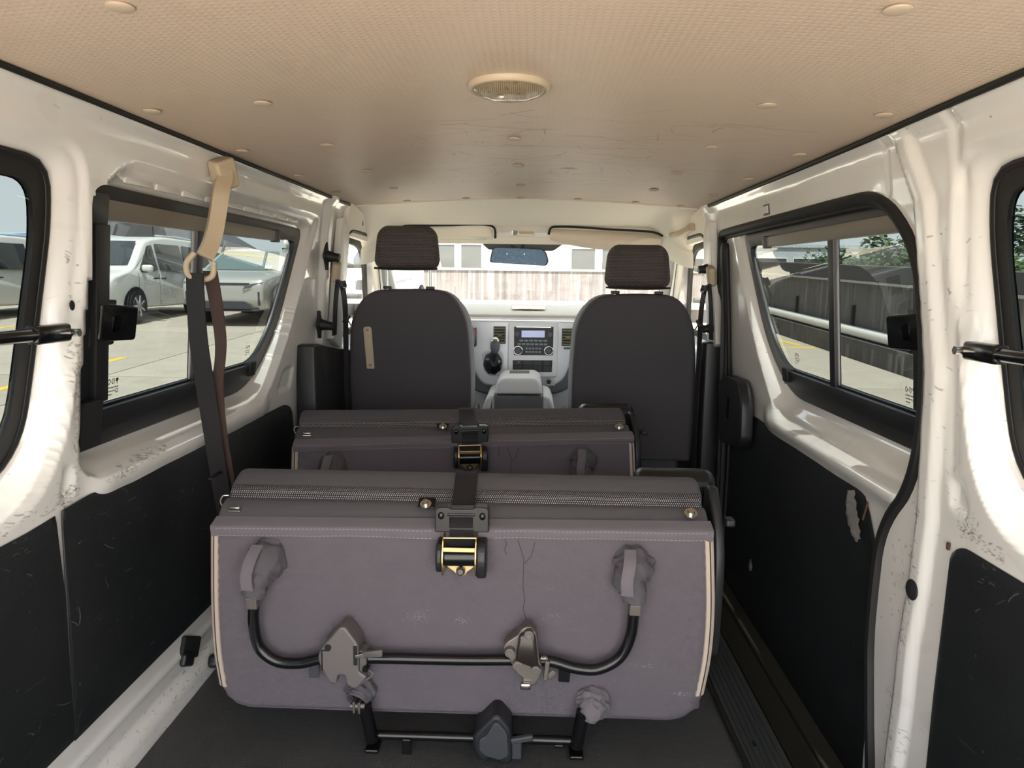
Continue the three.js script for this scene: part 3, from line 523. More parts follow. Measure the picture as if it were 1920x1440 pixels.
for (const x of [-10.9, -14.6]) bay(x, -13.6, x, -19);
bay(-6.2, -6.2, -6.2, -10.6); bay(-5.4, -5.2, -9.8, -5.2); bay(4.1, -13, 5.15, -13); bay(4.35, -16.6, 5.0, -13.3);

const wallTex = (sd, base, dark) => canvasTex(1024, 256, (c, W, H) => {
  seed = sd; c.fillStyle = base; c.fillRect(0, 0, W, H);
  for (let i = 0; i < 420; i++) { const x = rr(0, W), h = rr(0.15, 1) * H; c.globalAlpha = rr(0.03, 0.14); c.fillStyle = rnd() < 0.7 ? dark : '#e8dfd6'; c.fillRect(x, rnd() < 0.8 ? 0 : rr(0, H), rr(1, 12), h); }
  for (let i = 0; i < 200; i++) { c.globalAlpha = rr(0.03, 0.1); c.fillStyle = dark; c.beginPath(); c.ellipse(rr(0, W), rr(0, H), rr(4, 30), rr(4, 20), 0, 0, 7); c.fill(); }
});
const upright = (g, x, z) => { g.position.set(x, gy(z), z); return g; };
{ // parapet along the right with a coping and a white pipe
  const g = thing('parapet_wall', 'dark grey concrete parapet with a white pipe along the right of the van', 'wall');
  const t = wallTex(21, '#63605d', '#383736'); t.repeat.set(0.12, 0.5);
  const m = std({ map: t, roughness: 0.95 });
  part('wall', boxUV(remap(new THREE.BoxGeometry(0.3, 1.32, 40, 1, 1, 40), (x, y, z) => [5.6 + x, y + 0.60 + gy(z - 8) , z - 8])), m, g);
  part('coping', remap(new THREE.BoxGeometry(0.42, 0.26, 40, 1, 1, 40), (x, y, z) => [5.58 + x, y + 1.36 + gy(z - 8), z - 8]), std({ color: 0x4d4c4b, roughness: 0.9 }), g);
  part('coping_edge', remap(new THREE.BoxGeometry(0.46, 0.035, 40, 1, 1, 40), (x, y, z) => [5.57 + x, y + 1.225 + gy(z - 8), z - 8]), std({ color: 0xa9a5a0, roughness: 0.9 }), g);
  const kerb = wallTex(23, '#55534f', '#2d2c2b'); kerb.repeat.set(0.12, 0.5);
  part('kerb', boxUV(remap(new THREE.BoxGeometry(0.36, 0.36, 40, 1, 1, 40), (x, y, z) => [5.40 + x, y + 0.14 + gy(z - 8), z - 8])), std({ map: kerb, roughness: 0.95 }), g);
  part('pipe', tube([[5.36, 0.42 + gy(10), 10], [5.36, 0.42 + gy(-5), -5], [5.36, 0.42 + gy(-17), -17], [5.36, 0.42 + gy(-27), -27]], 0.085, 60, 12), std({ color: 0xdcdad2, roughness: 0.6 }), g, 'white pipe');
  for (let z = 6; z > -22; z -= 2.6) part('pipe_clamp', new THREE.BoxGeometry(0.05, 0.5, 0.06).translate(5.42, 0.58 + gy(z), z), std({ color: 0x2f2e2c, roughness: 0.8 }), g);
  rebase(g);
}
{ // low stained wall ahead with its own pipe
  const g = thing('boundary_wall', 'pale water stained concrete wall ahead of the windscreen', 'wall'), y0 = gy(-17.5);
  const t = wallTex(31, '#676160', '#2e2928'); t.repeat.set(0.14, 0.72);
  part('wall', boxUV(new THREE.BoxGeometry(8.1, 1.25, 0.3).translate(1.4, y0 + 0.58, -17.6)), std({ map: t, roughness: 0.95 }), g);
  part('cap', new THREE.BoxGeometry(8.1, 0.05, 0.36).translate(1.4, y0 + 1.225, -17.6), std({ color: 0x9f9992, roughness: 0.9 }), g);
  part('pipe', tube([[-2.6, y0 + 0.40, -17.36], [0, y0 + 0.40, -17.36], [5.3, y0 + 0.40, -17.36]], 0.085, 30, 12), std({ color: 0xdcdad2, roughness: 0.6 }), g);
  rebase(g);
}
function buildingBlock(name, label, x0, x1, z, h, depth, wall, rows, glassMat, base = -3) {
  const g = thing(name, label, 'building'), y0 = gy(z);
  part('wall', new THREE.BoxGeometry(x1 - x0, h - base, depth).translate((x0 + x1) / 2, y0 + (h + base) / 2, z - depth / 2), wall, g);
  part('roof_edge', new THREE.BoxGeometry(x1 - x0 + 0.3, 0.25, depth + 0.3).translate((x0 + x1) / 2, y0 + h + 0.1, z - depth / 2), wall, g);
  for (const [wx0, wx1, wy0, wy1, n] of rows) for (let i = 0; i < n; i++) {
    const a = lerp(wx0, wx1, i / n), b = lerp(wx0, wx1, (i + 1) / n) - (wx1 - wx0) / n * 0.12, f = part('window', ext([[a, y0 + wy0], [b, y0 + wy0], [b, y0 + wy1], [a, y0 + wy1]], z + 0.06, 0.1, 0, [[[a + 0.06, y0 + wy0 + 0.06], [b - 0.06, y0 + wy0 + 0.06], [b - 0.06, y0 + wy1 - 0.06], [a + 0.06, y0 + wy1 - 0.06]]]), std({ color: 0xe8e8e6, roughness: 0.6 }), g);
    part('pane', new THREE.BoxGeometry(b - a - 0.08, wy1 - wy0 - 0.08, 0.02).translate((a + b) / 2, y0 + (wy0 + wy1) / 2, z + 0.02), glassMat, f);
  }
  return rebase(g);
}
const windowGlass = std({ color: 0x4a4a48, roughness: 0.15 }), pale = std({ color: 0x7c7c7b, roughness: 0.85 });
buildingBlock('office_building', 'white building with strip windows beyond the low stained wall', -9, 6.5, -26, 5.5, 6, pale, [[-5.6, -1.7, 1.0, 1.95, 4], [1.3, 4.6, 0.85, 1.85, 3], [-5.6, 4.6, 3.0, 4.4, 8]], windowGlass);
buildingBlock('warehouse', 'pale grey warehouse behind the trees on the right', 6.5, 60, -62, 2.3, 10, std({ color: 0xb9c0c4, roughness: 0.8 }), [[10, 50, 0.4, 1.4, 10]], windowGlass);
{ // shed with a blue roof far left
  const g = thing('blue_roof_shed', 'distant pale shed with a blue sheet roof on the far left', 'building'), z = -30, y0 = gy(z);
  part('wall', new THREE.BoxGeometry(30, 5.5, 8).translate(-38, y0 - 0.8, z - 4), std({ color: 0xb4bfc6, roughness: 0.8 }), g);
  part('roof', remap(along([[z + 0.3, y0 + 1.95], [z - 4, y0 + 2.3], [z - 8.3, y0 + 1.95], [z - 8.3, y0 + 2.12], [z - 4, y0 + 2.48], [z + 0.3, y0 + 2.12]], -53.2, -22.8), (x, y, c) => [x, y, c]), std({ color: 0x8db0d0, roughness: 0.6 }), g, 'blue sheet roof');
  rebase(g);
}
{ // dark canopy behind the parked cars
  const g = thing('dark_canopy', 'dark grey sloped sheet roof behind the parked white minivans', 'building'), z = -25.5, y0 = gy(z);
  part('roof', ext([[-16.6, y0 + 1.2], [-10.1, y0 + 0.9], [-10.4, y0 + 1.4, 0.2], [-13.2, y0 + 3.0], [-14.6, y0 + 3.3], [-16.6, y0 + 3.2]], z, 3.0), std({ color: 0x565a60, roughness: 0.7 }), g);
  for (let i = 0; i < 3; i++) part('panel', ext([[-16.3 + i * 1.7, y0 + 1.5], [-15.3 + i * 1.7, y0 + 1.5], [-14.9 + i * 1.3, y0 + 2.5], [-15.9 + i * 1.3, y0 + 2.7]], z + 0.08, 0.1), std({ color: [0x6d7279, 0x4a4e54, 0x7c8289][i % 3], roughness: 0.6 }), g);
  for (const x of [-16.3, -13.4, -10.4]) part('post', new THREE.BoxGeometry(0.2, 2.2, 0.2).translate(x, y0 + 0.5, z - 0.4), std({ color: 0x4d5157, roughness: 0.7 }), g);
  rebase(g);
}
// ---- parked vehicles: a side profile given width, narrowed above the waist
const tyre = std({ color: 0x1a1a1b, roughness: 0.85 }), rimMat = std({ color: 0xb9bcc0, roughness: 0.35, metalness: 0.7 }), carGlass = phy({ color: 0x2d3538, roughness: 0.06, clearcoat: 1 }), lampMat = phy({ color: 0x565b60, roughness: 0.15, clearcoat: 1 });
function vehicle(o) {
  const g = thing(o.name, o.label, 'car', o.group), hw = (y) => o.w / 2 * (1 - o.tumble * sst(o.belt, o.h, y) - 0.06 * (1 - sst(0.25, 0.55, y)));
  const nose = (x) => 1 - 0.10 * sst(o.len / 2 - 0.75, o.len / 2, x) ** 2 - 0.05 * sst(o.len / 2 - 0.4, o.len / 2, -x);
  const body = new THREE.ExtrudeGeometry(shapeOf(o.profile), { depth: 1, bevelEnabled: true, bevelSize: 0.06, bevelThickness: 0.09, bevelOffset: -0.06, bevelSegments: 4, steps: 6 });
  part('body', remap(body, (x, y, z) => [x, y, ((z + 0.09) / 1.18 * 2 - 1) * hw(y) * nose(x)], false, 0.7), o.paint, g);
  for (const s of [-1, 1]) for (const poly of o.side) part('side_window', remap(ext(poly, 0, 0.02, 0.002), (x, y, z) => [x, y, s * (hw(y) * nose(x) - 0.012 + z + 0.02)], s < 0), carGlass, g);
  { const sh = o.screen; part('windscreen', sheet((u, v) => { const x = lerp(sh[0][0], sh[1][0], v), y = lerp(sh[0][1], sh[1][1], v); return [x + 0.012 + 0.06 * (1 - (2 * u - 1) ** 2) * 0.3, y + 0.02, (2 * u - 1) * (hw(y) - 0.13)]; }, 10, 6), o.screenMat ?? carGlass, g); }
  for (const [x] of o.wheels.map((x) => [x])) for (const s of [-1, 1]) {
    const z = s * (o.w / 2 - 0.115), w = part('wheel', cyl([x, o.r, z - s * 0.11], [x, o.r, z + s * 0.125], o.r, o.r, 32), tyre, g);
    const rm = part('rim', cyl([x, o.r, z + s * 0.10], [x, o.r, z + s * 0.131], o.r * 0.72, o.r * 0.68, 28), M.charcoal, w);
    for (let k = 0; k < 7; k++) { const a = k / 7 * 6.283; part('spoke', cyl([x, o.r, z + s * 0.13], [x + Math.cos(a) * o.r * 0.68, o.r + Math.sin(a) * o.r * 0.68, z + s * 0.128], 0.035, 0.022, 6), rimMat, w); }
    part('wheel_arch', cyl([x, o.r + 0.02, s * (o.w / 2 - 0.28)], [x, o.r + 0.02, s * (o.w / 2 - 0.015)], o.r * 1.16, o.r * 1.16, 28), tyre, g);
  }
  for (const s of [-1, 1]) {
    const mz = s * (hw(o.belt) + 0.11), m = part('wing_mirror', remap(new RoundedBoxGeometry(0.13, 0.15, 0.24, 4, 0.055), (x, y, z) => [o.mirror[0] + x - 0.1 * Math.abs(z), o.mirror[1] + y, mz + z]), o.paint, g);
    part('mirror_foot', rb(0.06, 0.04, 0.14, 0.01, o.mirror[0], o.mirror[1] - 0.075, s * (hw(o.belt) + 0.03)), M.blackPlastic, m);
    for (const x of o.handles) part('door_handle', rb(0.22, 0.035, 0.03, 0.012, x, o.belt - 0.12, s * (hw(o.belt - 0.12) + 0.005)), M.charcoal, g);
    for (const x of o.seams) part('door_seam', rb(0.008, o.belt - 0.35, 0.006, 0.002, x, 0.34 + (o.belt - 0.35) / 2, s * (hw(0.7) - 0.001)), M.charcoal, g);
    const hl = part('head_lamp', remap(ext(o.lamp, 0, 0.03, 0.004), (z, y, d) => [o.len / 2 + o.lampX - 0.10 * sst(0.5, 0.9, z) ** 2 + d, y, s * z], s < 0), lampMat, g);
    part('lamp_strip', remap(ext(o.lamp.map(([a, b], i) => [a, i < 2 ? b : lerp(o.lamp[0][1], b, 0.3)]), 0, 0.02, 0.002), (z, y, d) => [o.len / 2 + o.lampX - 0.10 * sst(0.5, 0.9, z) ** 2 + d + 0.012, y, s * z], s < 0), M.chrome, hl);
  }
  o.extra?.(g, hw);
  g.position.set(o.x, gy(o.z), o.z); g.rotation.y = Math.atan2(-Math.cos(o.turn), Math.sin(o.turn));
  return g;
}
const whitePaint = phy({ color: 0xdcdcd8, roughness: 0.35, clearcoat: 0.8, clearcoatRoughness: 0.08 }), silverPaint = phy({ color: 0xb7b5ae, roughness: 0.3, metalness: 0.35, clearcoat: 0.9, clearcoatRoughness: 0.08 });
const vanSpec = {
  name: 'white_minivan', group: 'parked white minivans', len: 5.1, w: 1.96, h: 1.92, belt: 1.06, tumble: 0.16, r: 0.34, paint: whitePaint,
  profile: [[2.42, 0.28, 0.1], [2.55, 0.5, 0.1], [2.52, 0.82, 0.12], [2.34, 1.0, 0.15], [1.72, 1.14, 0.2], [0.92, 1.78, 0.25], [0.1, 1.92, 0.5], [-2.1, 1.89, 0.3], [-2.44, 1.62, 0.2], [-2.55, 0.9, 0.2], [-2.48, 0.28, 0.1]],
  side: [[[1.42, 1.12, 0.04], [0.62, 1.12, 0.03], [0.62, 1.70, 0.05], [0.86, 1.66, 0.08]], [[0.50, 1.12, 0.03], [-0.72, 1.12, 0.03], [-0.72, 1.74, 0.05], [0.50, 1.73, 0.05]], [[-0.84, 1.12, 0.03], [-2.28, 1.14, 0.1], [-2.16, 1.70, 0.1], [-0.84, 1.74, 0.05]]],
  screen: [[1.64, 1.215], [0.98, 1.745]], wheels: [1.55, -1.5], mirror: [1.3, 1.16], handles: [0.72, 0.38], seams: [1.46, 0.56, -0.78], lamp: [[0.46, 0.76], [0.84, 0.80], [0.86, 0.93], [0.50, 0.86]], lampX: 0.0,
  extra: (g) => { part('grille', ext([[-0.5, 0.62, 0.04], [0.5, 0.62, 0.04], [0.46, 0.86, 0.04], [-0.46, 0.86, 0.04]], 0, 0.04, 0.005).rotateY(Math.PI / 2).translate(2.575, 0, 0), M.charcoal, g); part('roof_rail', [-1, 1].map((s) => tube([[0.2, 1.93, s * 0.72], [-1, 1.95, s * 0.72], [-2.0, 1.91, s * 0.72]], 0.02, 20, 6)), whitePaint, g); },
};
// turn 0 faces the rear of the van (+z)
vehicle({ ...vanSpec, label: 'white minivan parked next to the silver suv', x: -9.62, z: -16.9, turn: 0.02 });
vehicle({ ...vanSpec, label: 'white minivan seen through the rear left window', x: -13.1, z: -16.3, turn: 0.03 });
vehicle({ ...vanSpec, label: 'white minivan parked on the far side of the silver suv', x: -3.75, z: -19.6, turn: 0 });
vehicle({
  name: 'silver_suv', label: 'silver suv with thin light strip parked facing the left window', len: 4.7, w: 1.9, h: 1.68, belt: 1.02, tumble: 0.2, r: 0.37, paint: silverPaint,
  profile: [[2.22, 0.26, 0.1], [2.34, 0.46, 0.08], [2.33, 0.78, 0.1], [2.22, 0.96, 0.12], [1.22, 1.10, 0.2], [0.42, 1.58, 0.2], [-0.3, 1.68, 0.5], [-1.4, 1.64, 0.3], [-2.05, 1.40, 0.2], [-2.28, 1.0, 0.15], [-2.33, 0.5, 0.1], [-2.2, 0.26, 0.1]],
  side: [[[1.0, 1.07, 0.04], [0.08, 1.08, 0.03], [0.08, 1.56, 0.05], [0.36, 1.52, 0.06]], [[-0.02, 1.08, 0.03], [-1.05, 1.10, 0.03], [-1.05, 1.56, 0.05], [-0.02, 1.57, 0.05]], [[-1.15, 1.12, 0.03], [-1.78, 1.18, 0.1], [-1.5, 1.48, 0.06], [-1.15, 1.54, 0.05]]],
  screen: [[1.18, 1.12], [0.44, 1.56]], screenMat: phy({ color: 0x5f7270, roughness: 0.08, clearcoat: 1 }), wheels: [1.4, -1.42], mirror: [0.92, 1.10], handles: [0.25, -0.85], seams: [1.05, 0.02, -1.1], lamp: [[0.44, 0.70], [0.80, 0.73], [0.84, 0.87], [0.50, 0.81]], lampX: 0.01,
  extra: (g, hw) => {
    part('light_strip', rb(0.03, 0.035, 1.16, 0.01, 2.318, 0.835, 0), M.charcoal, g, 'thin dark strip between the lamps');
    part('lower_grille', ext([[-0.62, 0.30, 0.03], [0.62, 0.30, 0.03], [0.48, 0.46, 0.05], [-0.48, 0.46, 0.05]], 0, 0.04, 0.006).rotateY(Math.PI / 2).translate(2.35, 0, 0), M.charcoal, g);
    part('air_slit', [-1, 1].map((s) => rb(0.05, 0.30, 0.05, 0.015, 2.31, 0.52, s * 0.77)), M.charcoal, g);
    part('skid_plate', rb(0.08, 0.05, 1.5, 0.02, 2.27, 0.27, 0), M.charcoal, g);
    part('windscreen_sticker', rb(0.01, 0.12, 0.16, 0.004, 1.13, 1.20, -0.60, [0, 0, 0.98]), std({ color: 0xcfe6cf, roughness: 0.7 }), g);
    part('roof_rail', [-1, 1].map((s) => tube([[0.2, 1.66, s * 0.64], [-0.6, 1.70, s * 0.66], [-1.5, 1.64, s * 0.64]], 0.02, 20, 6)), M.chrome, g);
    part('arch_trim', [-1, 1].flatMap((s) => [1.4, -1.42].map((x) => new THREE.TorusGeometry(0.45, 0.035, 8, 28, Math.PI).translate(x, 0.37, s * (hw(0.6) - 0.01)))), M.charcoal, g);
  }, x: -6.68, z: -17.4, turn: 0.03,
});
// ---- trees behind the parapet: clumps of leaf blades on a trunk
const leafGeo = (sd, n) => {
  seed = sd; const q = [], blobs = []; for (let i = 0; i < 16; i++) blobs.push([rr(-1.6, 1.6), rr(1.4, 4.2), rr(-1.6, 1.6), rr(0.6, 1.2)]);
  const pos = [];
  for (let i = 0; i < n; i++) {
    const [bx, by, bz, br] = blobs[i % 16], d = V(rr(-1, 1), rr(-1, 1), rr(-1, 1)).normalize().multiplyScalar(br * Math.pow(rnd(), 0.35)), a = V(rr(-1, 1), rr(-0.4, 0.4), rr(-1, 1)).normalize(), b = V(rr(-1, 1), rr(-1, 0.2), rr(-1, 1)).normalize(), c = V(bx + d.x, by + d.y, bz + d.z), s = rr(0.08, 0.17);
    const p0 = c.clone().addScaledVector(a, -s), p1 = c.clone().addScaledVector(b, s * 0.5), p2 = c.clone().addScaledVector(a, s), p3 = c.clone().addScaledVector(b, -s * 0.5);
    for (const p of [p0, p1, p2, p0, p2, p3]) pos.push(p.x, p.y, p.z);
  }
  const g = new THREE.BufferGeometry(); g.setAttribute('position', new THREE.Float32BufferAttribute(pos, 3)); g.setAttribute('uv', new THREE.Float32BufferAttribute(new Float32Array(pos.length / 3 * 2), 2)); g.computeVertexNormals(); return g;
};
const crowns = [leafGeo(501, 5200), leafGeo(502, 5200), leafGeo(503, 5200)], leafMats = [0x46603a, 0x587140, 0x3a5236].map((c) => std({ color: c, roughness: 0.8, side: THREE.DoubleSide })), bark = std({ color: 0x5a4a3a, roughness: 0.95 });
const treeWords = ['dark green tree', 'light green tree', 'deep green tree'];
const treeSpots = [[13.0, -28, 0, 0.8], [15.5, -24.5, 1, 0.62], [17.5, -31, 2, 0.95], [19.0, -25, 1, 0.7], [14.6, -16.5, 1, 0.55], [19, -19, 2, 0.8], [17.5, -12.0, 1, 0.6], [23.5, -25, 0, 1.0], [23, -14.5, 0, 0.85], [27, -19.5, 2, 1.0]];
for (const [x, z, k, s] of treeSpots) {
  const t = thing('leafy_tree', treeWords[k] + ' growing behind the dark parapet', 'tree', 'trees behind the parapet, ' + treeWords[k] + 's');
  part('trunk', [cyl([0, -1.5, 0], [0.1, 2.0, 0.05], 0.16, 0.10, 10), cyl([0.1, 1.6, 0], [0.7, 3.0, 0.3], 0.07, 0.03, 8), cyl([0.05, 1.4, 0], [-0.7, 2.9, -0.3], 0.07, 0.03, 8)], bark, t);
  part('foliage', crowns[k], leafMats[k], t);
  t.position.set(x, gy(z) - 1.6, z); t.rotation.y = x * 1.7; t.scale.setScalar(s * 1.15);
}
{ // exterior door mirrors
  for (const s of [-1, 1]) {
    const g = thing('wing_mirror', s < 0 ? 'pale exterior mirror outside the driver door window' : 'pale exterior mirror outside the passenger door window', 'mirror');
    part('housing', remap(new RoundedBoxGeometry(0.19, 0.27, 0.08, 4, 0.035), (x, y, z) => [s * (1.03 + x * 0.9), 0.98 + y, -3.75 + z]), M.outerPaint, g);
    part('mirror_glass', rb(0.145, 0.215, 0.006, 0.02, s * 1.03, 0.98, -3.707), std({ color: 0xb8c2c4, roughness: 0.1, metalness: 0.9 }), g);
    part('arm', [cyl([s * 0.87, 1.06, -3.74], [s * 0.96, 1.06, -3.75], 0.015), cyl([s * 0.87, 0.90, -3.74], [s * 0.96, 0.90, -3.75], 0.015)], M.blackPlastic, g);
    rebase(g);
  }
}
// ---------------------------------------------------------------- the cab
{ // cream front headliner running down to the windscreen header
  const top = (x, t) => interp(t, [0, 0.25, 0.55, 0.8, 0.92, 1], [crown(x) + 0.004, crown(x) + 0.004, crown(x) - 0.03, 1.245, 1.215, 1.165]);
  const zz = (t) => interp(t, [0, 0.25, 0.55, 0.8, 0.92, 1], [-2.98, -3.08, -3.25, -3.42, -3.455, -3.465]);
  const h = struct('trim_7', sheet((u, t) => { const x = lerp(-0.75, 0.75, u), e = sst(0.56, 0.75, Math.abs(x)); return [x, top(x, t) - 0.11 * e * sst(0.15, 0.7, t), zz(t) + 0.22 * e * e * sst(0.5, 1, t)]; }, 60, 40, true), M.creamTrim);
  h.userData.label = 'cream moulded headliner over the cab';
  part('side_rail', [-1, 1].map((s) => remap(along([[-2.90, 1.168, 0.02], [-3.42, 1.155, 0.1], [-3.74, 0.74], [-3.84, 0.74], [-3.46, 1.23, 0.1], [-2.90, 1.30]], 0, 0.03, 0.008), (x, y, z) => [s * (Xin(y) - 0.022 + x), y, z], s < 0)), M.creamTrim, h);
  part('slot', [[-3.13, 1.235], [-3.22, 1.215]].map(([z, y]) => rb(0.004, 0.028, 0.010, 0.003, -0.709, y, z, [0.3, 0, 0])), M.dashDark, h);
  part('door_seal', [-1, 1].map((s) => remap(tube(outline([[-2.90, 0.55], [-2.905, 1.19, 0.1], [-3.42, 1.185, 0.14], [-3.80, 0.70]]).map(([z, y]) => [z, y, 0]), 0.011, 80, 8), (a, b, c) => [s * (Xin(b) - 0.014 + c), b, a], s < 0)), M.rubber, h);
}
{ // windscreen
  const w = struct('window_7', sheet((u, v) => { const x = lerp(-0.72, 0.72, u); return [x, lerp(0.86, 1.20, v), lerp(-3.98, -3.50, v) - 0.10 * (1 - (x / 0.72) ** 2) + 0.04]; }, 20, 4, true), M.glassClear);
  part('pillar', [-1, 1].map((s) => cyl([s * 0.73, 0.80, -3.98], [s * 0.715, 1.22, -3.45], 0.035, 0.03)), M.outerPaint, w);
  part('cowl', rb(1.5, 0.06, 0.12, 0.02, 0, 0.83, -3.99), M.blackPlastic, w);
}
for (const side of [-1, 1]) { // front door lining
  const d = struct(side < 0 ? 'door_2' : 'door_3', remap(along([[-2.93, 0.02, 0.03], [-3.80, 0.02, 0.03], [-3.80, 0.70, 0.04], [-2.93, 0.70, 0.04]], 0, 0.05, 0.012), (x, y, z) => [side * (0.742 + x), y, z], side < 0), M.dashGrey);
  part('arm_rest', remap(along([[-2.98, 0.50, 0.02], [-3.6, 0.52, 0.02], [-3.6, 0.58, 0.03], [-2.98, 0.565, 0.03]], 0, 0.06, 0.012), (x, y, z) => [side * (0.69 + x), y, z], side < 0), M.charcoal, d);
  part('card', remap(along([[-2.96, 0.06, 0.03], [-3.75, 0.06, 0.03], [-3.75, 0.48, 0.04], [-2.96, 0.48, 0.04]], 0, 0.012, 0.004), (x, y, z) => [side * (0.732 + x), y, z], side < 0), M.dashDark, d);
  // pillar behind the door: lower black cover, inner cheek and the two star shaped stops
  const zb = side < 0 ? -2.42 : -2.79;
  const c = single('pillar_cover', side < 0 ? 'black plastic cover on the pillar behind the driver seat' : 'black plastic cover on the pillar behind the passenger seat', 'trim cover',
    remap(along([[zb, 0.03, 0.01], [-2.88, 0.03, 0.01], [-2.92, side < 0 ? 0.70 : 0.68, 0.02], [zb - 0.06, 0.765, 0.01], [zb, 0.765, 0.01]], 0, 0.09, 0.012), (x, y, z) => [side * (0.712 + x * 0.8 + 0.008 * bump(y, 0.5, 0.12)), y, z], side < 0), M.blackPlastic);
  const pr = part('pillar_cheek', remap(along([[-2.76, 0.76], [-2.90, 0.70], [-2.925, 1.18, 0.03], [-2.80, 1.24, 0.03]], 0, 0.03, 0.006), (x, y, z) => [side * (Xin(y) - 0.03 + x), y, z], side < 0), M.plainPaint, side < 0 ? wallL : wallR);
  for (const [y, z] of side < 0 ? [[1.075, -2.65], [0.825, -2.60]] : [[1.05, -2.85], [0.82, -2.80]]) {
    const g = thing('door_stop', `black star shaped rubber stop, ${y > 1 ? 'upper' : 'lower'} of the two on the ${side < 0 ? 'driver' : 'passenger'} side pillar`, 'rubber stop');
    const pts = []; for (let k = 0; k < 16; k++) { const a = k / 16 * Math.PI * 2, r = k % 4 === 0 ? 0.055 : k % 4 === 2 ? 0.03 : 0.034; pts.push([Math.cos(a) * r * 0.62, Math.sin(a) * r, 0.008]); }
    const X = Xin(y) - 0.012;
    part('plate', remap(ext(pts, 0, 0.014, 0.004), (a, b, c2) => [side * (X - c2 - 0.014), y + b, z + a], side > 0), M.blackPlastic, g);
    part('knob', cyl([side * (X - 0.01), y, z], [side * (X - 0.05), y - 0.005, z], 0.022, 0.014), M.rubber, g);
    part('tip', cyl([side * (X - 0.048), y - 0.005, z], [side * (X - 0.056), y - 0.006, z], 0.016, 0.015), M.rubber, g);
    rebase(g);
  }
  // front seat belt
  const b = thing('front_seat_belt', side < 0 ? 'black seat belt hanging from a cream guide beside the driver seat' : 'black seat belt hanging from a cream guide beside the passenger seat', 'seat belt');
  const bx = side * 0.69, bz = side < 0 ? -2.70 : -2.745;
  part('guide', rb(0.03, 0.075, 0.05, 0.012, side * 0.71, 1.02, bz, [0.35, 0, side * 0.2]), M.cream, b);
  part('guide_loop', tube([[bx, 0.985, bz - 0.03], [bx - side * 0.006, 0.965, bz - 0.03], [bx - side * 0.006, 0.962, bz + 0.03], [bx, 0.985, bz + 0.03]], 0.006, 20, 8), M.blackPlastic, b);
  part('webbing', strap([[bx, 0.985, bz], [bx - side * 0.01, 0.9, bz], [bx - side * 0.012, 0.7, bz + 0.005], [bx - side * 0.014, 0.45, bz + 0.01], [bx - side * 0.01, 0.2, bz + 0.01]], 0.046, 0.003, [[0.12 * side, 0, 1], [0.12 * side, 0, 1]]), M.webbing, b);
  part('webbing', strap([[bx + side * 0.012, 0.99, bz + 0.01], [bx + side * 0.02, 0.90, bz + 0.02], [bx + side * 0.025, 0.78, bz + 0.03]], 0.046, 0.003, [[0.05 * side, 0, 1], [0.05 * side, 0, 1]], 20), M.webbing, b);
  part('latch_tongue', rb(0.02, 0.012, 0.06, 0.005, bx - side * 0.012, 0.84, bz - 0.012, [0.3, 0, 0.3]), M.blackPlastic, b);
  part('clip', tube([[bx - side * 0.012, 0.835, bz - 0.03], [bx - side * 0.02, 0.81, bz - 0.045], [bx - side * 0.018, 0.795, bz - 0.03]], 0.003, 12, 6), M.chrome, b);
  rebase(b);
}
// ---------------------------------------------------------------- dashboard
const silver = M.dashSilver;
const dash = thing('dashboard', 'silver grey dashboard with stereo and vents under the windscreen', 'dashboard');
part('body', along([[-3.52, 0.30, 0.03], [-3.50, 0.72, 0.05], [-3.535, 0.805, 0.05], [-3.70, 0.83, 0.05], [-3.98, 0.855], [-3.98, 0.30]], -0.735, 0.735, 0.01), M.dashGrey, dash);
part('top_pad', along([[-3.56, 0.80, 0.02], [-3.57, 0.822, 0.02], [-3.75, 0.838, 0.05], [-3.96, 0.862], [-3.96, 0.80]], -0.70, 0.72, 0.01), std({ color: 0xb7b2ab, roughness: 0.7, bumpMap: leather, bumpScale: 0.0004 }), dash);
part('centre_panel', ext([[-0.29, 0.80, 0.03], [-0.272, 0.64, 0.08], [-0.245, 0.533, 0.06], [-0.205, 0.477, 0.05], [0.083, 0.466, 0.05], [0.188, 0.495, 0.06], [0.232, 0.62, 0.08], [0.255, 0.80, 0.03]], -3.462, 0.06, 0.010), silver, dash, 'silver centre panel');
part('lower_trim', ext([[-0.33, 0.78, 0.03], [-0.31, 0.60, 0.08], [-0.27, 0.46, 0.06], [-0.2, 0.43, 0.05], [0.11, 0.43, 0.05], [0.23, 0.46, 0.06], [0.28, 0.62, 0.08], [0.30, 0.78, 0.03]], -3.475, 0.06, 0.012), M.dashDark, dash);
part('bezel', ext([[-0.083, 0.792, 0.012], [0.163, 0.794, 0.012], [0.160, 0.525, 0.015], [-0.085, 0.522, 0.015]], -3.452, 0.02, 0.005, [[[-0.060, 0.775, 0.006], [0.142, 0.777, 0.006], [0.142, 0.628, 0.006], [-0.058, 0.626, 0.006]], [[-0.064, 0.612, 0.006], [0.140, 0.614, 0.006], [0.138, 0.545, 0.006], [-0.064, 0.543, 0.006]]]), std({ color: 0xdfe0e2, roughness: 0.4, metalness: 0.2 }), dash, 'pale silver stereo surround');
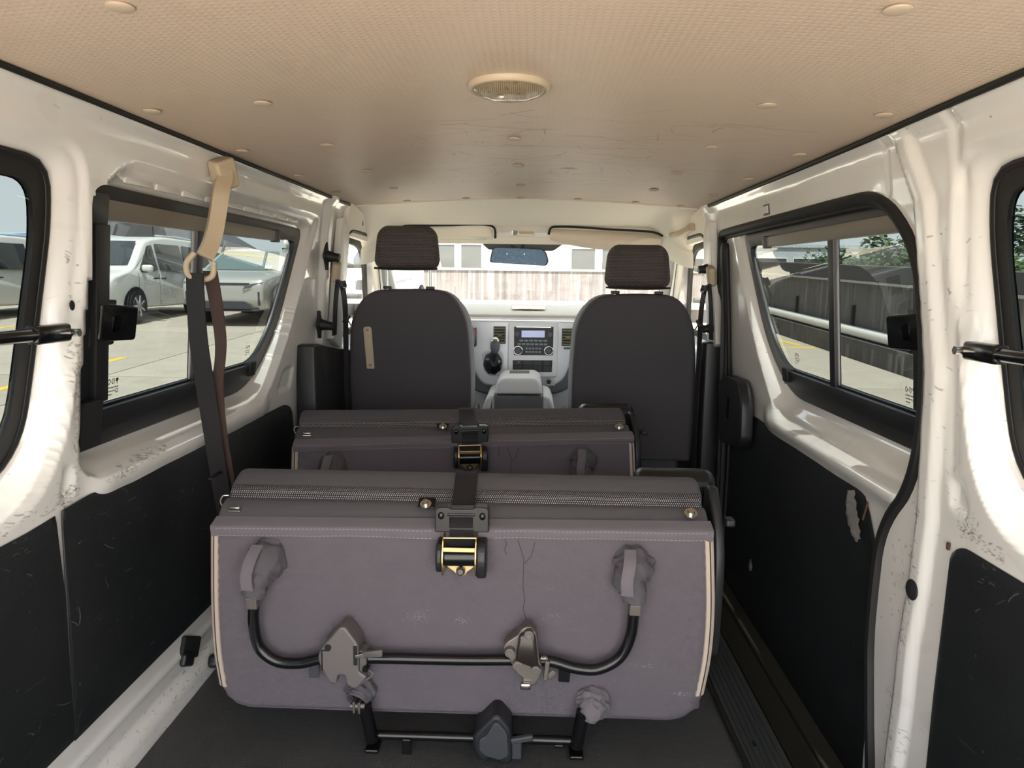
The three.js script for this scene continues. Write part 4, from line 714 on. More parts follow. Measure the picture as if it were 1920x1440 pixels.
{
  const r = part('stereo', ext([[-0.061, 0.777, 0.004], [0.143, 0.779, 0.004], [0.143, 0.626, 0.004], [-0.059, 0.624, 0.004]], -3.458, 0.03, 0.003), M.charcoal, dash, 'black car stereo');
  part('display', ext([[-0.018, 0.752, 0.003], [0.095, 0.753, 0.003], [0.095, 0.720, 0.003], [-0.018, 0.719, 0.003]], -3.4565, 0.004, 0.001), std({ color: 0xa7adc6, roughness: 0.3, emissive: 0x8b93b5, emissiveIntensity: 0.25 }), r);
  part('slot', rb(0.17, 0.004, 0.004, 0.001, 0.041, 0.769, -3.457), M.chrome, r);
  for (const x of [-0.040, 0.120]) part('knob', cyl([x, 0.735, -3.46], [x, 0.735, -3.44], 0.013, 0.011), M.dashDark, r);
  for (const x of [-0.034, 0.116]) { part('dial_ring', new THREE.TorusGeometry(0.020, 0.0045, 10, 32).translate(x, 0.655, -3.453), M.chrome, r); part('dial', cyl([x, 0.655, -3.46], [x, 0.655, -3.446], 0.015, 0.014, 28), M.dashDark, r); }
  for (const [y, x0, x1, n] of [[0.703, -0.03, 0.11, 6], [0.686, -0.04, 0.11, 7], [0.664, 0.0, 0.08, 5], [0.648, 0.0, 0.08, 5]]) for (let i = 0; i < n; i++) part('button', rb((x1 - x0) / n * 0.78, 0.008, 0.006, 0.002, lerp(x0, x1, (i + 0.5) / n), y, -3.457), std({ color: 0x9aa0a6, roughness: 0.5 }), r);
  const s = part('switch_panel', ext([[-0.066, 0.614, 0.004], [0.141, 0.616, 0.004], [0.139, 0.543, 0.004], [-0.065, 0.541, 0.004]], -3.460, 0.03, 0.003), M.blackPlastic, dash);
  for (let j = 0; j < 2; j++) for (let i = 0; i < 4; i++) part('blank_key', rb(0.046, 0.031, 0.006, 0.003, -0.036 + i * 0.049, 0.597 - j * 0.035, -3.459), M.charcoal, s);
  part('key_symbol', [rb(0.006, 0.002, 0.002, 0.0005, -0.03, 0.60, -3.4555), rb(0.006, 0.002, 0.002, 0.0005, -0.03, 0.594, -3.4555)], M.whiteCloth, s);
}
for (const [x, y] of [[-0.125, 0.728], [0.208, 0.722]]) {
  const v = part('air_vent', ext([[x - 0.030, y + 0.043, 0.004], [x + 0.030, y + 0.043, 0.004], [x + 0.030, y - 0.043, 0.004], [x - 0.030, y - 0.043, 0.004]], -3.455, 0.04, 0.002, [[[x - 0.026, y + 0.039, 0.002], [x + 0.026, y + 0.039, 0.002], [x + 0.026, y - 0.039, 0.002], [x - 0.026, y - 0.039, 0.002]]]), M.dashDark, dash);
  part('vent_back', rb(0.055, 0.08, 0.004, 0.001, x, y, -3.459), M.blackMatt, v);
  for (let i = 0; i < 6; i++) part('slat', rb(0.053, 0.003, 0.016, 0.001, x, y - 0.033 + i * 0.0132, -3.455, [0.5, 0, 0]), std({ color: 0x8a8763, roughness: 0.5 }), v);
  part('slider_tab', rb(0.022, 0.010, 0.012, 0.003, x, y, -3.45), x > 0 ? std({ color: 0xa08c74, roughness: 0.6 }) : M.dashDark, v);
}
part('vent_badge', rb(0.034, 0.010, 0.006, 0.003, 0.206, 0.668, -3.46), M.dashDark, dash);
{
  const p = part('driver_switches', ext([[-0.272, 0.755, 0.006], [-0.238, 0.765, 0.006], [-0.236, 0.672, 0.008], [-0.262, 0.665, 0.008]], -3.452, 0.03, 0.004), M.dashDark, dash);
  part('hazard_switch', rb(0.022, 0.034, 0.008, 0.003, -0.252, 0.738, -3.451), std({ color: 0xd8575c, roughness: 0.4 }), p, 'red hazard switch');
  part('rocker_switch', rb(0.022, 0.038, 0.008, 0.003, -0.252, 0.695, -3.451), M.charcoal, p);
  part('instrument_hood', remap(along([[-3.45, 0.79, 0.02], [-3.62, 0.84, 0.02], [-3.66, 0.70, 0.02], [-3.50, 0.66, 0.02]], -0.62, -0.255, 0.02), (x, y, z) => [x, y - 0.03 * sst(-0.42, -0.25, x), z]), M.dashDark, dash);
  const k = part('power_socket', cyl([0.118, 0.503, -3.47], [0.118, 0.503, -3.446], 0.018, 0.017, 28), M.charcoal, dash);
  part('socket_plate', rb(0.062, 0.042, 0.008, 0.003, 0.118, 0.503, -3.461), M.dashGrey, k);
  part('socket_ring', new THREE.TorusGeometry(0.014, 0.002, 8, 24).translate(0.118, 0.503, -3.445), M.dashGrey, k);
}
rebase(dash);
{ // gear lever
  const g = thing('gear_shifter', 'gear lever with silver topped knob and black leather boot beside the stereo', 'gear lever');
  part('frame', ext([[-0.215, 0.655, 0.03], [-0.105, 0.655, 0.03], [-0.098, 0.53, 0.03], [-0.195, 0.527, 0.05]], -3.441, 0.02, 0.006, [[[-0.203, 0.643, 0.02], [-0.115, 0.643, 0.02], [-0.110, 0.542, 0.02], [-0.187, 0.539, 0.03]]]), M.dashGrey, g, 'pale grey boot surround');
  part('boot', remap(new THREE.SphereGeometry(0.055, 28, 20), (x, y, z) => { const k = 1 + 0.16 * noise(x * 60, y * 60, z * 60); return [-0.155 + x * 0.85 * k, 0.592 + y * 1.0 * k, Math.max(-3.4612, -3.452 + (z + 0.012) * k)]; }, false, 1), phy({ color: 0x17171a, roughness: 0.3, clearcoat: 0.3 }), g, 'creased black leather boot');
  part('stem', cyl([-0.152, 0.60, -3.41], [-0.143, 0.665, -3.36], 0.014, 0.017), M.charcoal, g);
  const k = part('knob', remap(new THREE.SphereGeometry(0.024, 24, 18), (x, y, z) => [-0.141 + x * 0.95, 0.685 + y * 1.6, -3.35 + z * 0.9 + 0.0 * y]), M.dashDark, g);
  part('knob_cap', remap(new THREE.SphereGeometry(0.0205, 20, 10, 0, 6.3, 0, 1.3), (x, y, z) => [-0.141 + x * 1.05, 0.702 + y * 1.15, -3.35 + z * 0.95]), M.chrome, k);
  part('shift_pattern', [-0.008, 0, 0.008].map((x) => rb(0.0025, 0.012, 0.003, 0.001, -0.141 + x, 0.712, -3.332, [-0.9, 0, 0])), M.charcoal, k);
  rebase(g);
}
{ // steering wheel, mostly behind the driver seat
  const g = thing('steering_wheel', 'grey steering wheel behind the driver seat', 'steering wheel'), m = new THREE.Matrix4().makeRotationX(-0.55).setPosition(-0.43, 0.72, -3.27);
  part('rim', new THREE.TorusGeometry(0.185, 0.015, 12, 60).applyMatrix4(m), M.dashDark, g);
  part('hub', rb(0.15, 0.10, 0.05, 0.03, 0, 0, -0.02).applyMatrix4(m), M.charcoal, g);
  part('spoke', [cyl([-0.18, 0, 0], [0.18, 0, 0], 0.014), cyl([0, 0, 0], [0, -0.18, 0], 0.014)].map((q) => q.applyMatrix4(m)), M.dashDark, g);
  part('column', cyl([0, 0, -0.02], [0, -0.03, -0.15], 0.04, 0.05).applyMatrix4(m), M.charcoal, g);
  rebase(g);
}
{ // folding armrest box between the front seats
  const g = thing('console_box', 'grey centre console box with armrest lid between the front seats', 'console');
  part('lid', ext([[-0.121, 0.512, 0.01], [-0.112, 0.565, 0.035], [-0.09, 0.582, 0.03], [0.05, 0.584, 0.03], [0.072, 0.567, 0.035], [0.083, 0.514, 0.01]], -2.985, 0.30, 0.014), M.dashGrey, g);
  part('lid_recess', rb(0.09, 0.006, 0.09, 0.003, -0.02, 0.582, -3.19), M.dashDark, g);
  part('box', rb(0.204, 0.28, 0.30, 0.01, -0.019, 0.368, -3.135), M.dashDark, g);
  for (const s of [-1, 1]) part('side_wing', ext([[-0.019 + s * 0.102, 0.24], [-0.019 + s * 0.155, 0.24], [-0.019 + s * 0.155, 0.455, 0.03], [-0.019 + s * 0.135, 0.50, 0.03], [-0.019 + s * 0.102, 0.508, 0.01]], -3.0, 0.32, 0.012), M.dashGrey, g);
  part('base', rb(0.34, 0.26, 0.40, 0.02, -0.019, 0.13, -3.16), M.charcoal, g);
  rebase(g);
}
{ // mirror, sensor cover, visors, overhead switch, grab handle
  const g = thing('rear_view_mirror', 'blue tinted rear view mirror under the windscreen header', 'mirror');
  const filmTex = canvasTex(512, 128, (c, W, H) => { c.fillStyle = '#3a5a74'; c.fillRect(0, 0, W, H); for (let x = 0; x < W * 0.78; x += 9) for (let y = 8; y < H - 8; y += 7) { c.fillStyle = rnd() < 0.5 ? '#8fb0c4' : '#24465f'; c.globalAlpha = rr(0.2, 0.8); c.fillRect(x + rr(-1, 1), y, rr(2, 4), rr(3, 6)); } c.globalAlpha = 1; c.fillStyle = '#cfe2ee'; for (const x of [150, 300]) { c.beginPath(); c.arc(x, 50, 6, 0, 7); c.fill(); } });
  const out = [[-0.176, 1.085, 0.02], [-0.163, 1.150, 0.02], [0.092, 1.142, 0.03], [0.108, 1.085, 0.02], [0.097, 1.064, 0.012], [-0.170, 1.077, 0.012]];
  part('housing', ext(out, -3.452, 0.03, 0.008), M.charcoal, g);
  const gl = ext(shrink(out, 0.955), -3.449, 0.004, 0.001), p = gl.attributes.position, u = gl.attributes.uv;
  for (let i = 0; i < p.count; i++) u.setXY(i, (p.getX(i) + 0.176) / 0.284, (p.getY(i) - 1.064) / 0.09);
  part('mirror_glass', gl, std({ map: filmTex, roughness: 0.3, metalness: 0.25 }), g, 'blue mirror glass with patterned film');
  part('stem', [tube([[-0.02, 1.14, -3.47], [-0.02, 1.16, -3.49], [-0.02, 1.185, -3.50]], 0.009, 12, 10), tube([[-0.075, 1.16, -3.475], [-0.05, 1.148, -3.468]], 0.003, 6, 6)], M.blackPlastic, g);
  rebase(g);
  single('sensor_cover', 'dark trapezoid sensor cover at the top of the windscreen', 'sensor cover', ext([[-0.215, 1.166, 0.004], [0.175, 1.170, 0.004], [0.13, 1.137, 0.012], [-0.185, 1.14, 0.012]], -3.505, 0.02, 0.004), M.charcoal);
  const v = thing('sun_visor', 'flat cream sun visor folded up on the driver side', 'sun visor');
  part('panel', ext([[-0.62, 1.236, 0.02], [-0.17, 1.244, 0.025], [-0.157, 1.185, 0.012], [-0.62, 1.182, 0.02]], -3.425, 0.022, 0.008), M.creamTrim, v);
  part('hinge', tube([[-0.62, 1.240, -3.405], [-0.40, 1.246, -3.408], [-0.175, 1.248, -3.408], [-0.152, 1.236, -3.412], [-0.148, 1.19, -3.43]], 0.0055, 40, 8), M.blackMatt, v);
  part('tab', rb(0.045, 0.006, 0.01, 0.002, -0.215, 1.184, -3.42), M.dashGrey, v);
  rebase(v);
  const w = thing('sun_visor', 'sagging pale cloth sun visor on the passenger side', 'sun visor');
  part('cloth', sheet((a, b) => { const x = lerp(0.112, 0.63, a), yt = 1.236 - 0.022 * a, sag = 0.05 + 0.028 * Math.sin(Math.PI * clamp(a * 1.1)) + 0.02 * (1 - a) * a; return [x, yt - sag * b, -3.425 + 0.02 * Math.sin(b * 3.1) + 0.004 * noise(a * 12, b * 4)]; }, 40, 12, true), std({ color: 0xdccdbb, roughness: 0.9, side: THREE.DoubleSide }), w, 'sagging pale cloth');
  part('back_board', ext([[0.112, 1.234, 0.01], [0.63, 1.212, 0.01], [0.625, 1.175, 0.02], [0.118, 1.19, 0.02]], -3.432, 0.012, 0.003), M.creamTrim, w);
  part('hinge', tube([[0.104, 1.21, -3.42], [0.114, 1.240, -3.408], [0.15, 1.245, -3.405], [0.40, 1.234, -3.40], [0.60, 1.221, -3.395], [0.635, 1.205, -3.39]], 0.0055, 40, 8), M.blackMatt, w);
  rebase(w);
  const s = thing('overhead_switch', 'small cream switch plate with round black knob above the mirror', 'switch');
  part('plate', rb(0.118, 0.034, 0.012, 0.006, -0.02, 1.218, -3.452, [-0.25, 0, 0]), M.creamTrim, s);
  part('slot', rb(0.07, 0.012, 0.006, 0.003, 0.0, 1.219, -3.445, [-0.25, 0, 0]), M.cream, s);
  part('knob', cyl([-0.056, 1.218, -3.45], [-0.056, 1.216, -3.438], 0.012, 0.011), M.blackGloss, s);
  part('glint', rb(0.012, 0.018, 0.006, 0.002, -0.066, 1.218, -3.443), M.chrome, s);
  rebase(s);
  const h = thing('grab_handle', 'cream grab handle on the passenger side roof rail', 'grab handle');
  part('handle', tube([[0.70, 1.225, -3.09], [0.665, 1.205, -3.12], [0.655, 1.20, -3.22], [0.66, 1.205, -3.30], [0.70, 1.222, -3.33]], 0.013, 30, 10), M.cream, h);
  part('mount', [rb(0.03, 0.03, 0.05, 0.01, 0.70, 1.225, -3.09), rb(0.03, 0.03, 0.05, 0.01, 0.70, 1.222, -3.33)], M.cream, h);
  rebase(h);
}
{ // papers lying on the dash
  single('paper_sheet', 'white sheet of paper lying on the dashboard top', 'paper', sheet((u, v) => [lerp(-0.075, 0.10, u), 0.857 + 0.002 * noise(u * 5, v * 5) - 0.012 * v, lerp(-3.86, -3.73, v)], 8, 8), M.whiteCloth);
}
// ---------------------------------------------------------------- front seats
function frontSeat(name, label, cx, y0, top, head, strip) {
  const g = thing(name, label, 'seat'), X = (a) => cx + a;
  part('backrest', ext([[X(-0.245), y0, 0.02], [X(-0.248), 0.62, 0.1], [X(-0.236), top - 0.11, 0.08], [X(-0.165), top - 0.004, 0.075], [X(0), top + 0.006, 0.1], [X(0.165), top, 0.075], [X(0.232), top - 0.11, 0.08], [X(0.25), 0.62, 0.1], [X(0.245), y0, 0.02]], -2.84, 0.07, 0.018, [], 4), M.seatBack, g, 'charcoal back shell');
  part('front_padding', ext([[X(-0.252), y0 + 0.03, 0.02], [X(-0.262), 0.62, 0.1], [X(-0.246), top - 0.10, 0.08], [X(-0.165), top, 0.075], [X(0.165), top, 0.075], [X(0.244), top - 0.10, 0.08], [X(0.264), 0.62, 0.1], [X(0.255), y0 + 0.03, 0.02]], -2.895, 0.075, 0.03, [], 4), M.greyCloth, g, 'pale grey front padding');
  part('cushion', rb(0.50, 0.13, 0.46, 0.05, cx, 0.375, -3.12), M.greyCloth, g);
  part('seat_base', rb(0.42, 0.31, 0.40, 0.02, cx, 0.155, -3.10), M.charcoal, g);
  part('hinge_cover', [-1, 1].map((s) => rb(0.03, 0.10, 0.14, 0.02, X(s * 0.262), 0.42, -2.95)), M.blackPlastic, g);
  const hb = top + head;
  const hr = part('headrest', boxUV(remap(new RoundedBoxGeometry(0.266, 0.17, 0.11, 6, 0.045), (x, y, z) => { const k = y / 0.17 + 0.5; return [X(x * (1 - 0.13 * k)) + (strip ? -0.006 : 0), hb + 0.085 + y + 0.006 * (1 - (x / 0.133) ** 2), -2.86 + z - 0.015 * k]; }, false, 1.2)), M.knitHead, g, 'dark knitted headrest');
  part('welt', tube([[X(-0.128), hb + 0.006, -2.81], [X(-0.05), hb + 0.002, -2.80], [X(0.05), hb + 0.002, -2.80], [X(0.122), hb + 0.006, -2.81]], 0.004, 24, 6), M.blackMatt, hr);
  for (const s of [-0.086, 0.086]) { part('headrest_post', cyl([X(s), top - 0.01, -2.86], [X(s), hb + 0.03, -2.86], 0.0055), M.chrome, g); part('post_collar', rb(0.034, 0.012, 0.03, 0.004, X(s), top + 0.008, -2.86), M.blackPlastic, g); }
  if (strip) {
    const p = part('pull_strap', remap(ext([[-0.018, 0.085, 0.014], [0.016, 0.087, 0.014], [0.016, -0.085, 0.003], [-0.016, -0.085, 0.003]], 0, 0.006, 0.0015), (x, y, z) => [-0.622 + x - 0.06 * y, 0.718 + y, -2.834 + z]), M.cream, g, 'cream strap plate with two screws');
    for (const y of [0.072, -0.07]) part('screw', cyl([-0.622 - 0.06 * y, 0.718 + y, -2.836], [-0.622 - 0.06 * y, 0.718 + y, -2.831], 0.005), M.steel, p);
    part('fold', rb(0.036, 0.003, 0.004, 0.001, -0.624, 0.766, -2.834), M.cream, p);
  }
  return rebase(g);
}
frontSeat('driver_seat', 'charcoal driver seat with raised headrest on chrome posts and a cream strap', -0.462, 0.34, 0.952, 0.078, true);
frontSeat('passenger_seat', 'charcoal passenger seat with lowered headrest next to the sliding door', 0.448, 0.27, 0.944, 0.022, false);
// ---------------------------------------------------------------- folded bench seats
function bolt(p, r, parent, dir = [0, 0.5, 1], m = M.chrome) {
  const d = vec(dir).normalize(), a = vec(p), b = a.clone().addScaledVector(d, 0.004), c = b.clone().addScaledVector(d, 0.008);
  const q = part('bolt', cyl(a, b, r * 1.7, r * 1.7, 24), m, parent); part('bolt_head', cyl(b, c, r, r * 0.95, 6), m, q); return q;
}
// gathered cloth sleeve swept along a path
function sleeve(pts, radii, sd, squash = 1) {
  const c = new THREE.CatmullRomCurve3(pts.map(vec), false, 'centripetal');
  return remap(sheet((u, v) => {
    const p = c.getPointAt(v), t = c.getTangentAt(v), s = V(1, 0, 0).addScaledVector(t, -t.x).normalize(), n = t.clone().cross(s), a = u * Math.PI * 2, f = v * (radii.length - 1), i = Math.min(radii.length - 2, Math.floor(f));
    const r = lerp(radii[i], radii[i + 1], f - i) * (1 + 0.22 * noise(Math.cos(a) * 2.2 + sd, Math.sin(a) * 2.2, v * 6) + 0.13 * Math.sin(v * 46 + 3 * Math.sin(a + sd) + 1.5 * Math.sin(2 * a)) * (0.5 + noise(Math.cos(a) * 2, Math.sin(a) * 2, v * 3 + sd)));
    return [p.x + (s.x * Math.cos(a) + n.x * Math.sin(a) * squash) * r, p.y + (s.y * Math.cos(a) + n.y * Math.sin(a) * squash) * r, p.z + (s.z * Math.cos(a) + n.z * Math.sin(a) * squash) * r];
  }, 36, 40), (x, y, z) => [x, y, z], false, 1.3);
}
const stainTex = canvasTex(2048, 1024, (c, W, H) => {
  seed = 4242; c.fillStyle = '#777077'; c.fillRect(0, 0, W, H);
  for (let i = 0; i < 300; i++) { c.globalAlpha = rr(0.02, 0.05); c.fillStyle = rnd() < 0.5 ? '#887f85' : '#68636b'; c.beginPath(); c.ellipse(rr(0, W), rr(0, H), rr(6, 60), rr(4, 30), rr(0, 3), 0, 7); c.fill(); }
  const X = (x) => (x + 0.65) / 1.1 * W, Y = (y) => (0.53 - y) / 0.48 * H;
  // chalky rub marks and the long wrinkle lines in the cloth
  for (const [x, y, w, h, n] of [[-0.19, 0.30, 0.05, 0.02, 130], [-0.10, 0.295, 0.03, 0.015, 80], [0.10, 0.31, 0.06, 0.02, 30], [0.29, 0.20, 0.05, 0.012, 40], [0.36, 0.14, 0.03, 0.008, 60]]) for (let i = 0; i < n; i++) { c.globalAlpha = rr(0.1, 0.5); c.fillStyle = '#c9c0c2'; c.fillRect(X(x + rr(-w, w) * rnd()), Y(y + rr(-h, h) * rnd()), rr(1, 6), rr(1, 5)); }
  // twill yarns, 3 mm apart
  c.lineWidth = 2.2; c.strokeStyle = '#4b454b'; c.globalAlpha = 0.34;
  for (let k = -H; k < W + H; k += 6.2) { c.beginPath(); c.moveTo(k, H); c.lineTo(k + H * 0.8, 0); c.stroke(); }
  c.strokeStyle = '#a59ca4'; c.globalAlpha = 0.22; c.lineWidth = 1.8; c.setLineDash([4, 3]);
  for (let k = -H; k < W + H; k += 6.2) { c.beginPath(); c.moveTo(k + 3.1, H); c.lineTo(k + 3.1 + H * 0.8, 0); c.stroke(); }
  c.setLineDash([]);
  scratches(c, W, H, 60, '#b5abae', [4, 40], [0.1, 0.35], [0.8, 2]);
  c.strokeStyle = '#3c363a'; c.globalAlpha = 0.75; c.lineWidth = 3;
  c.beginPath(); c.moveTo(X(0.015), Y(0.47)); c.lineTo(X(0.028), Y(0.43)); c.lineTo(X(0.027), Y(0.37)); c.lineTo(X(0.031), Y(0.34)); c.lineTo(X(0.028), Y(0.32)); c.lineTo(X(0.036), Y(0.295)); c.stroke();
  c.beginPath(); c.moveTo(X(0.05), Y(0.465)); c.lineTo(X(0.043), Y(0.435)); c.lineTo(X(0.029), Y(0.42)); c.stroke();
  c.beginPath(); c.moveTo(X(-0.013), Y(0.475)); c.lineTo(X(-0.008), Y(0.46)); c.lineTo(X(-0.012), Y(0.45)); c.lineTo(X(-0.008), Y(0.438)); c.stroke();
  c.globalAlpha = 1;
});
stainTex.repeat.set(1 / 1.1, 1 / 0.48); stainTex.offset.set(0.65 / 1.1, 1 - 0.53 / 0.48);
const coverMat = phy({ map: stainTex, roughness: 0.92, sheen: 0.25, sheenRoughness: 0.5, sheenColor: new THREE.Color(0x9a9298), bumpMap: twill, bumpScale: 0.0018 });
function benchSeat() {
  const g = thing('folded_bench_seat', 'tumbled grey bench seat showing its zipped underside, tube frame and belt retractor', 'bench seat', 'folded bench seats');
  const F = -1.40, topY = (x) => 0.493 + 0.012 * x;
  // zipped cover over the cushion's underside: a puffed face with soft edges
  const N = 120, K = 80, bl = 0.075, br = 0.085;
  const faceOutline = outline([[-0.628, 0.488, 0.012], [-0.636, 0.3, 0.3], [-0.626, 0.068, bl], [0.412, 0.066, br], [0.426, 0.3, 0.3], [0.414, 0.500, 0.012]], 26);
  const cover = new THREE.ExtrudeGeometry(new THREE.Shape(faceOutline.map(([a, b]) => new THREE.Vector2(a, b))), { depth: 0.06, bevelEnabled: true, bevelSize: 0.016, bevelThickness: 0.016, bevelOffset: -0.016, bevelSegments: 5 }).translate(0, 0, F - 0.092);
  const cv = part('cushion', remap(cover, (x, y, z) => [x, y, z], false, 0.9), coverMat, g, 'grey twill cushion underside');
  // the face itself, with puckers
  const face = sheet((u, v) => {
    const y = lerp(0.0675, 0.492, v ** 1.35); const span = faceOutline, hit = [];
    for (let i = 0, j = span.length - 1; i < span.length; j = i++) if ((span[i][1] > y) !== (span[j][1] > y)) hit.push(lerp(span[i][0], span[j][0], (y - span[i][1]) / (span[j][1] - span[i][1])));
    const x = lerp(Math.min(...hit) + 0.004, Math.max(...hit) - 0.004, u), e = Math.max(0, -inPoly(faceOutline, x, y));
    let z = F - 0.012 + 0.016 * sst(0, 0.02, e) + 0.004 * sst(0, 0.12, e);
    z += 0.0035 * noise(x * 5, y * 5, 1) * sst(0.01, 0.05, e);
    z -= 0.006 * bump(x, -0.503, 0.05) * bump(y, 0.43, 0.06) + 0.006 * bump(x, 0.24, 0.05) * bump(y, 0.43, 0.06);
    z += 0.0016 * Math.sin(y * 260 + 6 * noise(x * 9, y * 9, 5)) * (bump(x, -0.61, 0.03) + bump(x, 0.40, 0.03));          // puckers along the zips
    z -= 0.0020 * bump(y, 0.386 - 0.02 * sst(0.2, 0.45, x), 0.003);                                                          // cross seam
    z += 0.003 * noise(x * 13, 2.5) * bump(y, 0.455, 0.03) + 0.004 * noise(x * 8 + y * 10, 7.5) * sst(0.2, 0.4, x) * bump(y, 0.44, 0.05);
    z -= 0.003 * bump(x - 0.12 * (y - 0.4), 0.033, 0.006) * sst(0.29, 0.33, y) * 0.6;
    return [x, y, z];
  }, N, K);
  part('underside_cover', boxUV(face), coverMat, cv);
  // flap across the top with two rows of stitching
  const flapZ = (x, v) => F + 0.006 + 0.004 * Math.sin(v * Math.PI) + 0.003 * noise(x * 9, v * 2, 3);
  const flap = (x, v) => [x, lerp(topY(x) - 0.022, topY(x) + 0.012, v) + 0.003 * noise(x * 7, 1.5) * (1 - v), v < 0.7 ? flapZ(x, v) : lerp(flapZ(x, 0.7), F - 0.022, (v - 0.7) / 0.3)];
  part('top_flap', boxUV(sheet((u, v) => flap(lerp(-0.622, 0.412, u), v), 90, 10)), M.fabric, cv);
  const stitches = [];
  for (const v of [0.08, 0.55]) for (let x = -0.61; x < 0.40; x += 0.0085) { if (x > -0.165 && x < -0.035) continue; const a = flap(x, v), b = flap(x + 0.0055, v); stitches.push(cyl([a[0], a[1], a[2] + 0.0006], [b[0], b[1], b[2] + 0.0006], 0.0007, 0.0007, 4)); }
  part('stitching', stitches, M.thread, cv).userData.kind = 'stuff';
  // zips at both edges
  for (const [s, P] of [[-1, [[-0.618, 0.478], [-0.622, 0.40], [-0.626, 0.30], [-0.625, 0.20], [-0.617, 0.125]]], [1, [[0.405, 0.495], [0.411, 0.42], [0.417, 0.32], [0.415, 0.22], [0.404, 0.135]]]]) {
    const line = (o, dz) => P.map(([x, y]) => [x + o, y, F - 0.004 + dz]);
    const z = part('zip', strap(line(s * -0.006, 0.0075), 0.0085, 0.004, [1, 0, s * -0.25], 40), M.zipTape, cv, 'beige zip');
    part('zip', strap(line(s * 0.0045, 0.002), 0.0085, 0.004, [1, 0, s * -1.0], 40), M.zipTape, cv);
    part('zip_teeth', tube(line(s * -0.0006, 0.0075), 0.0016, 40, 6), M.zipTeeth, z);
  }
  // cushion front edge, knitted band and backrest in profile
  part('cushion_side', boxUV(along([[F - 0.02, 0.09], [F - 0.012, 0.485, 0.02], [F - 0.04, 0.513, 0.03], [F - 0.074, 0.527, 0.015], [F - 0.085, 0.50], [F - 0.085, 0.09]], -0.622, 0.412, 0.008)), M.fabricPlain, g);
  part('knitted_band', boxUV(along([[F - 0.066, 0.50], [F - 0.070, 0.526, 0.008], [F - 0.080, 0.539, 0.010], [F - 0.102, 0.546, 0.008], [F - 0.11, 0.50]], -0.616, 0.406, 0.006)), M.knit, g, 'black and white knitted band');
  part('backrest', boxUV(along([[F - 0.088, 0.10, 0.02], [F - 0.096, 0.541, 0.012], [F - 0.115, 0.551, 0.02], [F - 0.148, 0.566, 0.02], [F - 0.195, 0.555, 0.05], [F - 0.215, 0.46, 0.1], [F - 0.20, 0.10, 0.05]], -0.624, 0.413, 0.014, [], 4)), M.fabricPlain, g, 'grey backrest folded flat');
  // strap over the top, guide and retractor
  const st = part('belt', strap([[-0.104, 0.545, F - 0.19], [-0.104, 0.568, F - 0.15], [-0.103, 0.556, F - 0.11], [-0.102, 0.545, F - 0.075], [-0.10, 0.533, F - 0.03], [-0.099, 0.515, F + 0.012], [-0.099, 0.49, F + 0.022], [-0.099, 0.46, F + 0.024]], 0.049, 0.0025, [1, 0, 0], 60), M.webbing, g);
  const gd = part('belt_guide', ext([[-0.154, 0.540, 0.01], [-0.126, 0.542, 0.004], [-0.122, 0.538, 0.003], [-0.076, 0.539, 0.003], [-0.072, 0.543, 0.004], [-0.044, 0.542, 0.01], [-0.044, 0.490, 0.003], [-0.154, 0.488, 0.003]], F + 0.022, 0.028, 0.003, [[[-0.127, 0.524, 0.003], [-0.073, 0.525, 0.003], [-0.073, 0.496, 0.003], [-0.127, 0.495, 0.003]]]), M.blackPlastic, g, 'black plastic belt guide');
  for (const x of [-0.141, -0.057]) part('rivet', new THREE.SphereGeometry(0.0068, 16, 10).scale(1, 1.2, 0.7).translate(x, 0.524, F + 0.021), M.blackGloss, gd);
  part('guide_bar', cyl([-0.128, 0.526, F + 0.020], [-0.072, 0.527, F + 0.020], 0.0035), M.blackGloss, gd);
  const rt = part('retractor', [cyl([-0.131, 0.442, F + 0.03], [-0.071, 0.443, F + 0.03], 0.020)], M.blackGloss, g, 'belt reel in a brass frame');
  const cheek = (x0, x1, r) => along([[F + 0.006, 0.408, 0.006], [F + 0.05, 0.412, 0.015], [F + 0.058, 0.445, 0.02], [F + 0.046, 0.472, 0.015], [F + 0.006, 0.476, 0.01]], x0, x1, 0.004);
  part('reel_cover', cheek(-0.149, -0.135), M.blackPlastic, rt); part('reel_cover', along([[F + 0.006, 0.400, 0.006], [F + 0.05, 0.402, 0.01], [F + 0.060, 0.445, 0.02], [F + 0.046, 0.474, 0.015], [F + 0.006, 0.478, 0.01]], -0.067, -0.047, 0.004), M.blackPlastic, rt);
  for (const [x0, x1] of [[-0.1355, -0.1325], [-0.0695, -0.0665]]) part('frame_plate', along([[F + 0.004, 0.404, 0.004], [F + 0.058, 0.41, 0.01], [F + 0.062, 0.452, 0.01], [F + 0.044, 0.486, 0.008], [F + 0.004, 0.486, 0.004]], x0, x1, 0.0005), M.brass, rt, 'brass plated frame');
  part('frame_bar', [cyl([-0.134, 0.484, F + 0.040], [-0.068, 0.485, F + 0.040], 0.0022), rb(0.064, 0.009, 0.004, 0.001, -0.101, 0.466, F + 0.056)], M.brass, rt);
  part('frame_foot', ext([[-0.133, 0.424, 0.004], [-0.069, 0.425, 0.004], [-0.075, 0.416, 0.006], [-0.088, 0.406, 0.006], [-0.092, 0.399, 0.008], [-0.108, 0.399, 0.008], [-0.113, 0.406, 0.006], [-0.127, 0.416, 0.006]], F + 0.026, 0.004, 0.001), M.brass, rt);
  { const b = part('bolt', cyl([-0.100, 0.411, F + 0.024], [-0.100, 0.411, F + 0.034], 0.0105, 0.010, 6), M.blackGloss, rt); part('bolt_core', cyl([-0.100, 0.411, F + 0.033], [-0.100, 0.411, F + 0.037], 0.006, 0.0055), M.steel, b); }
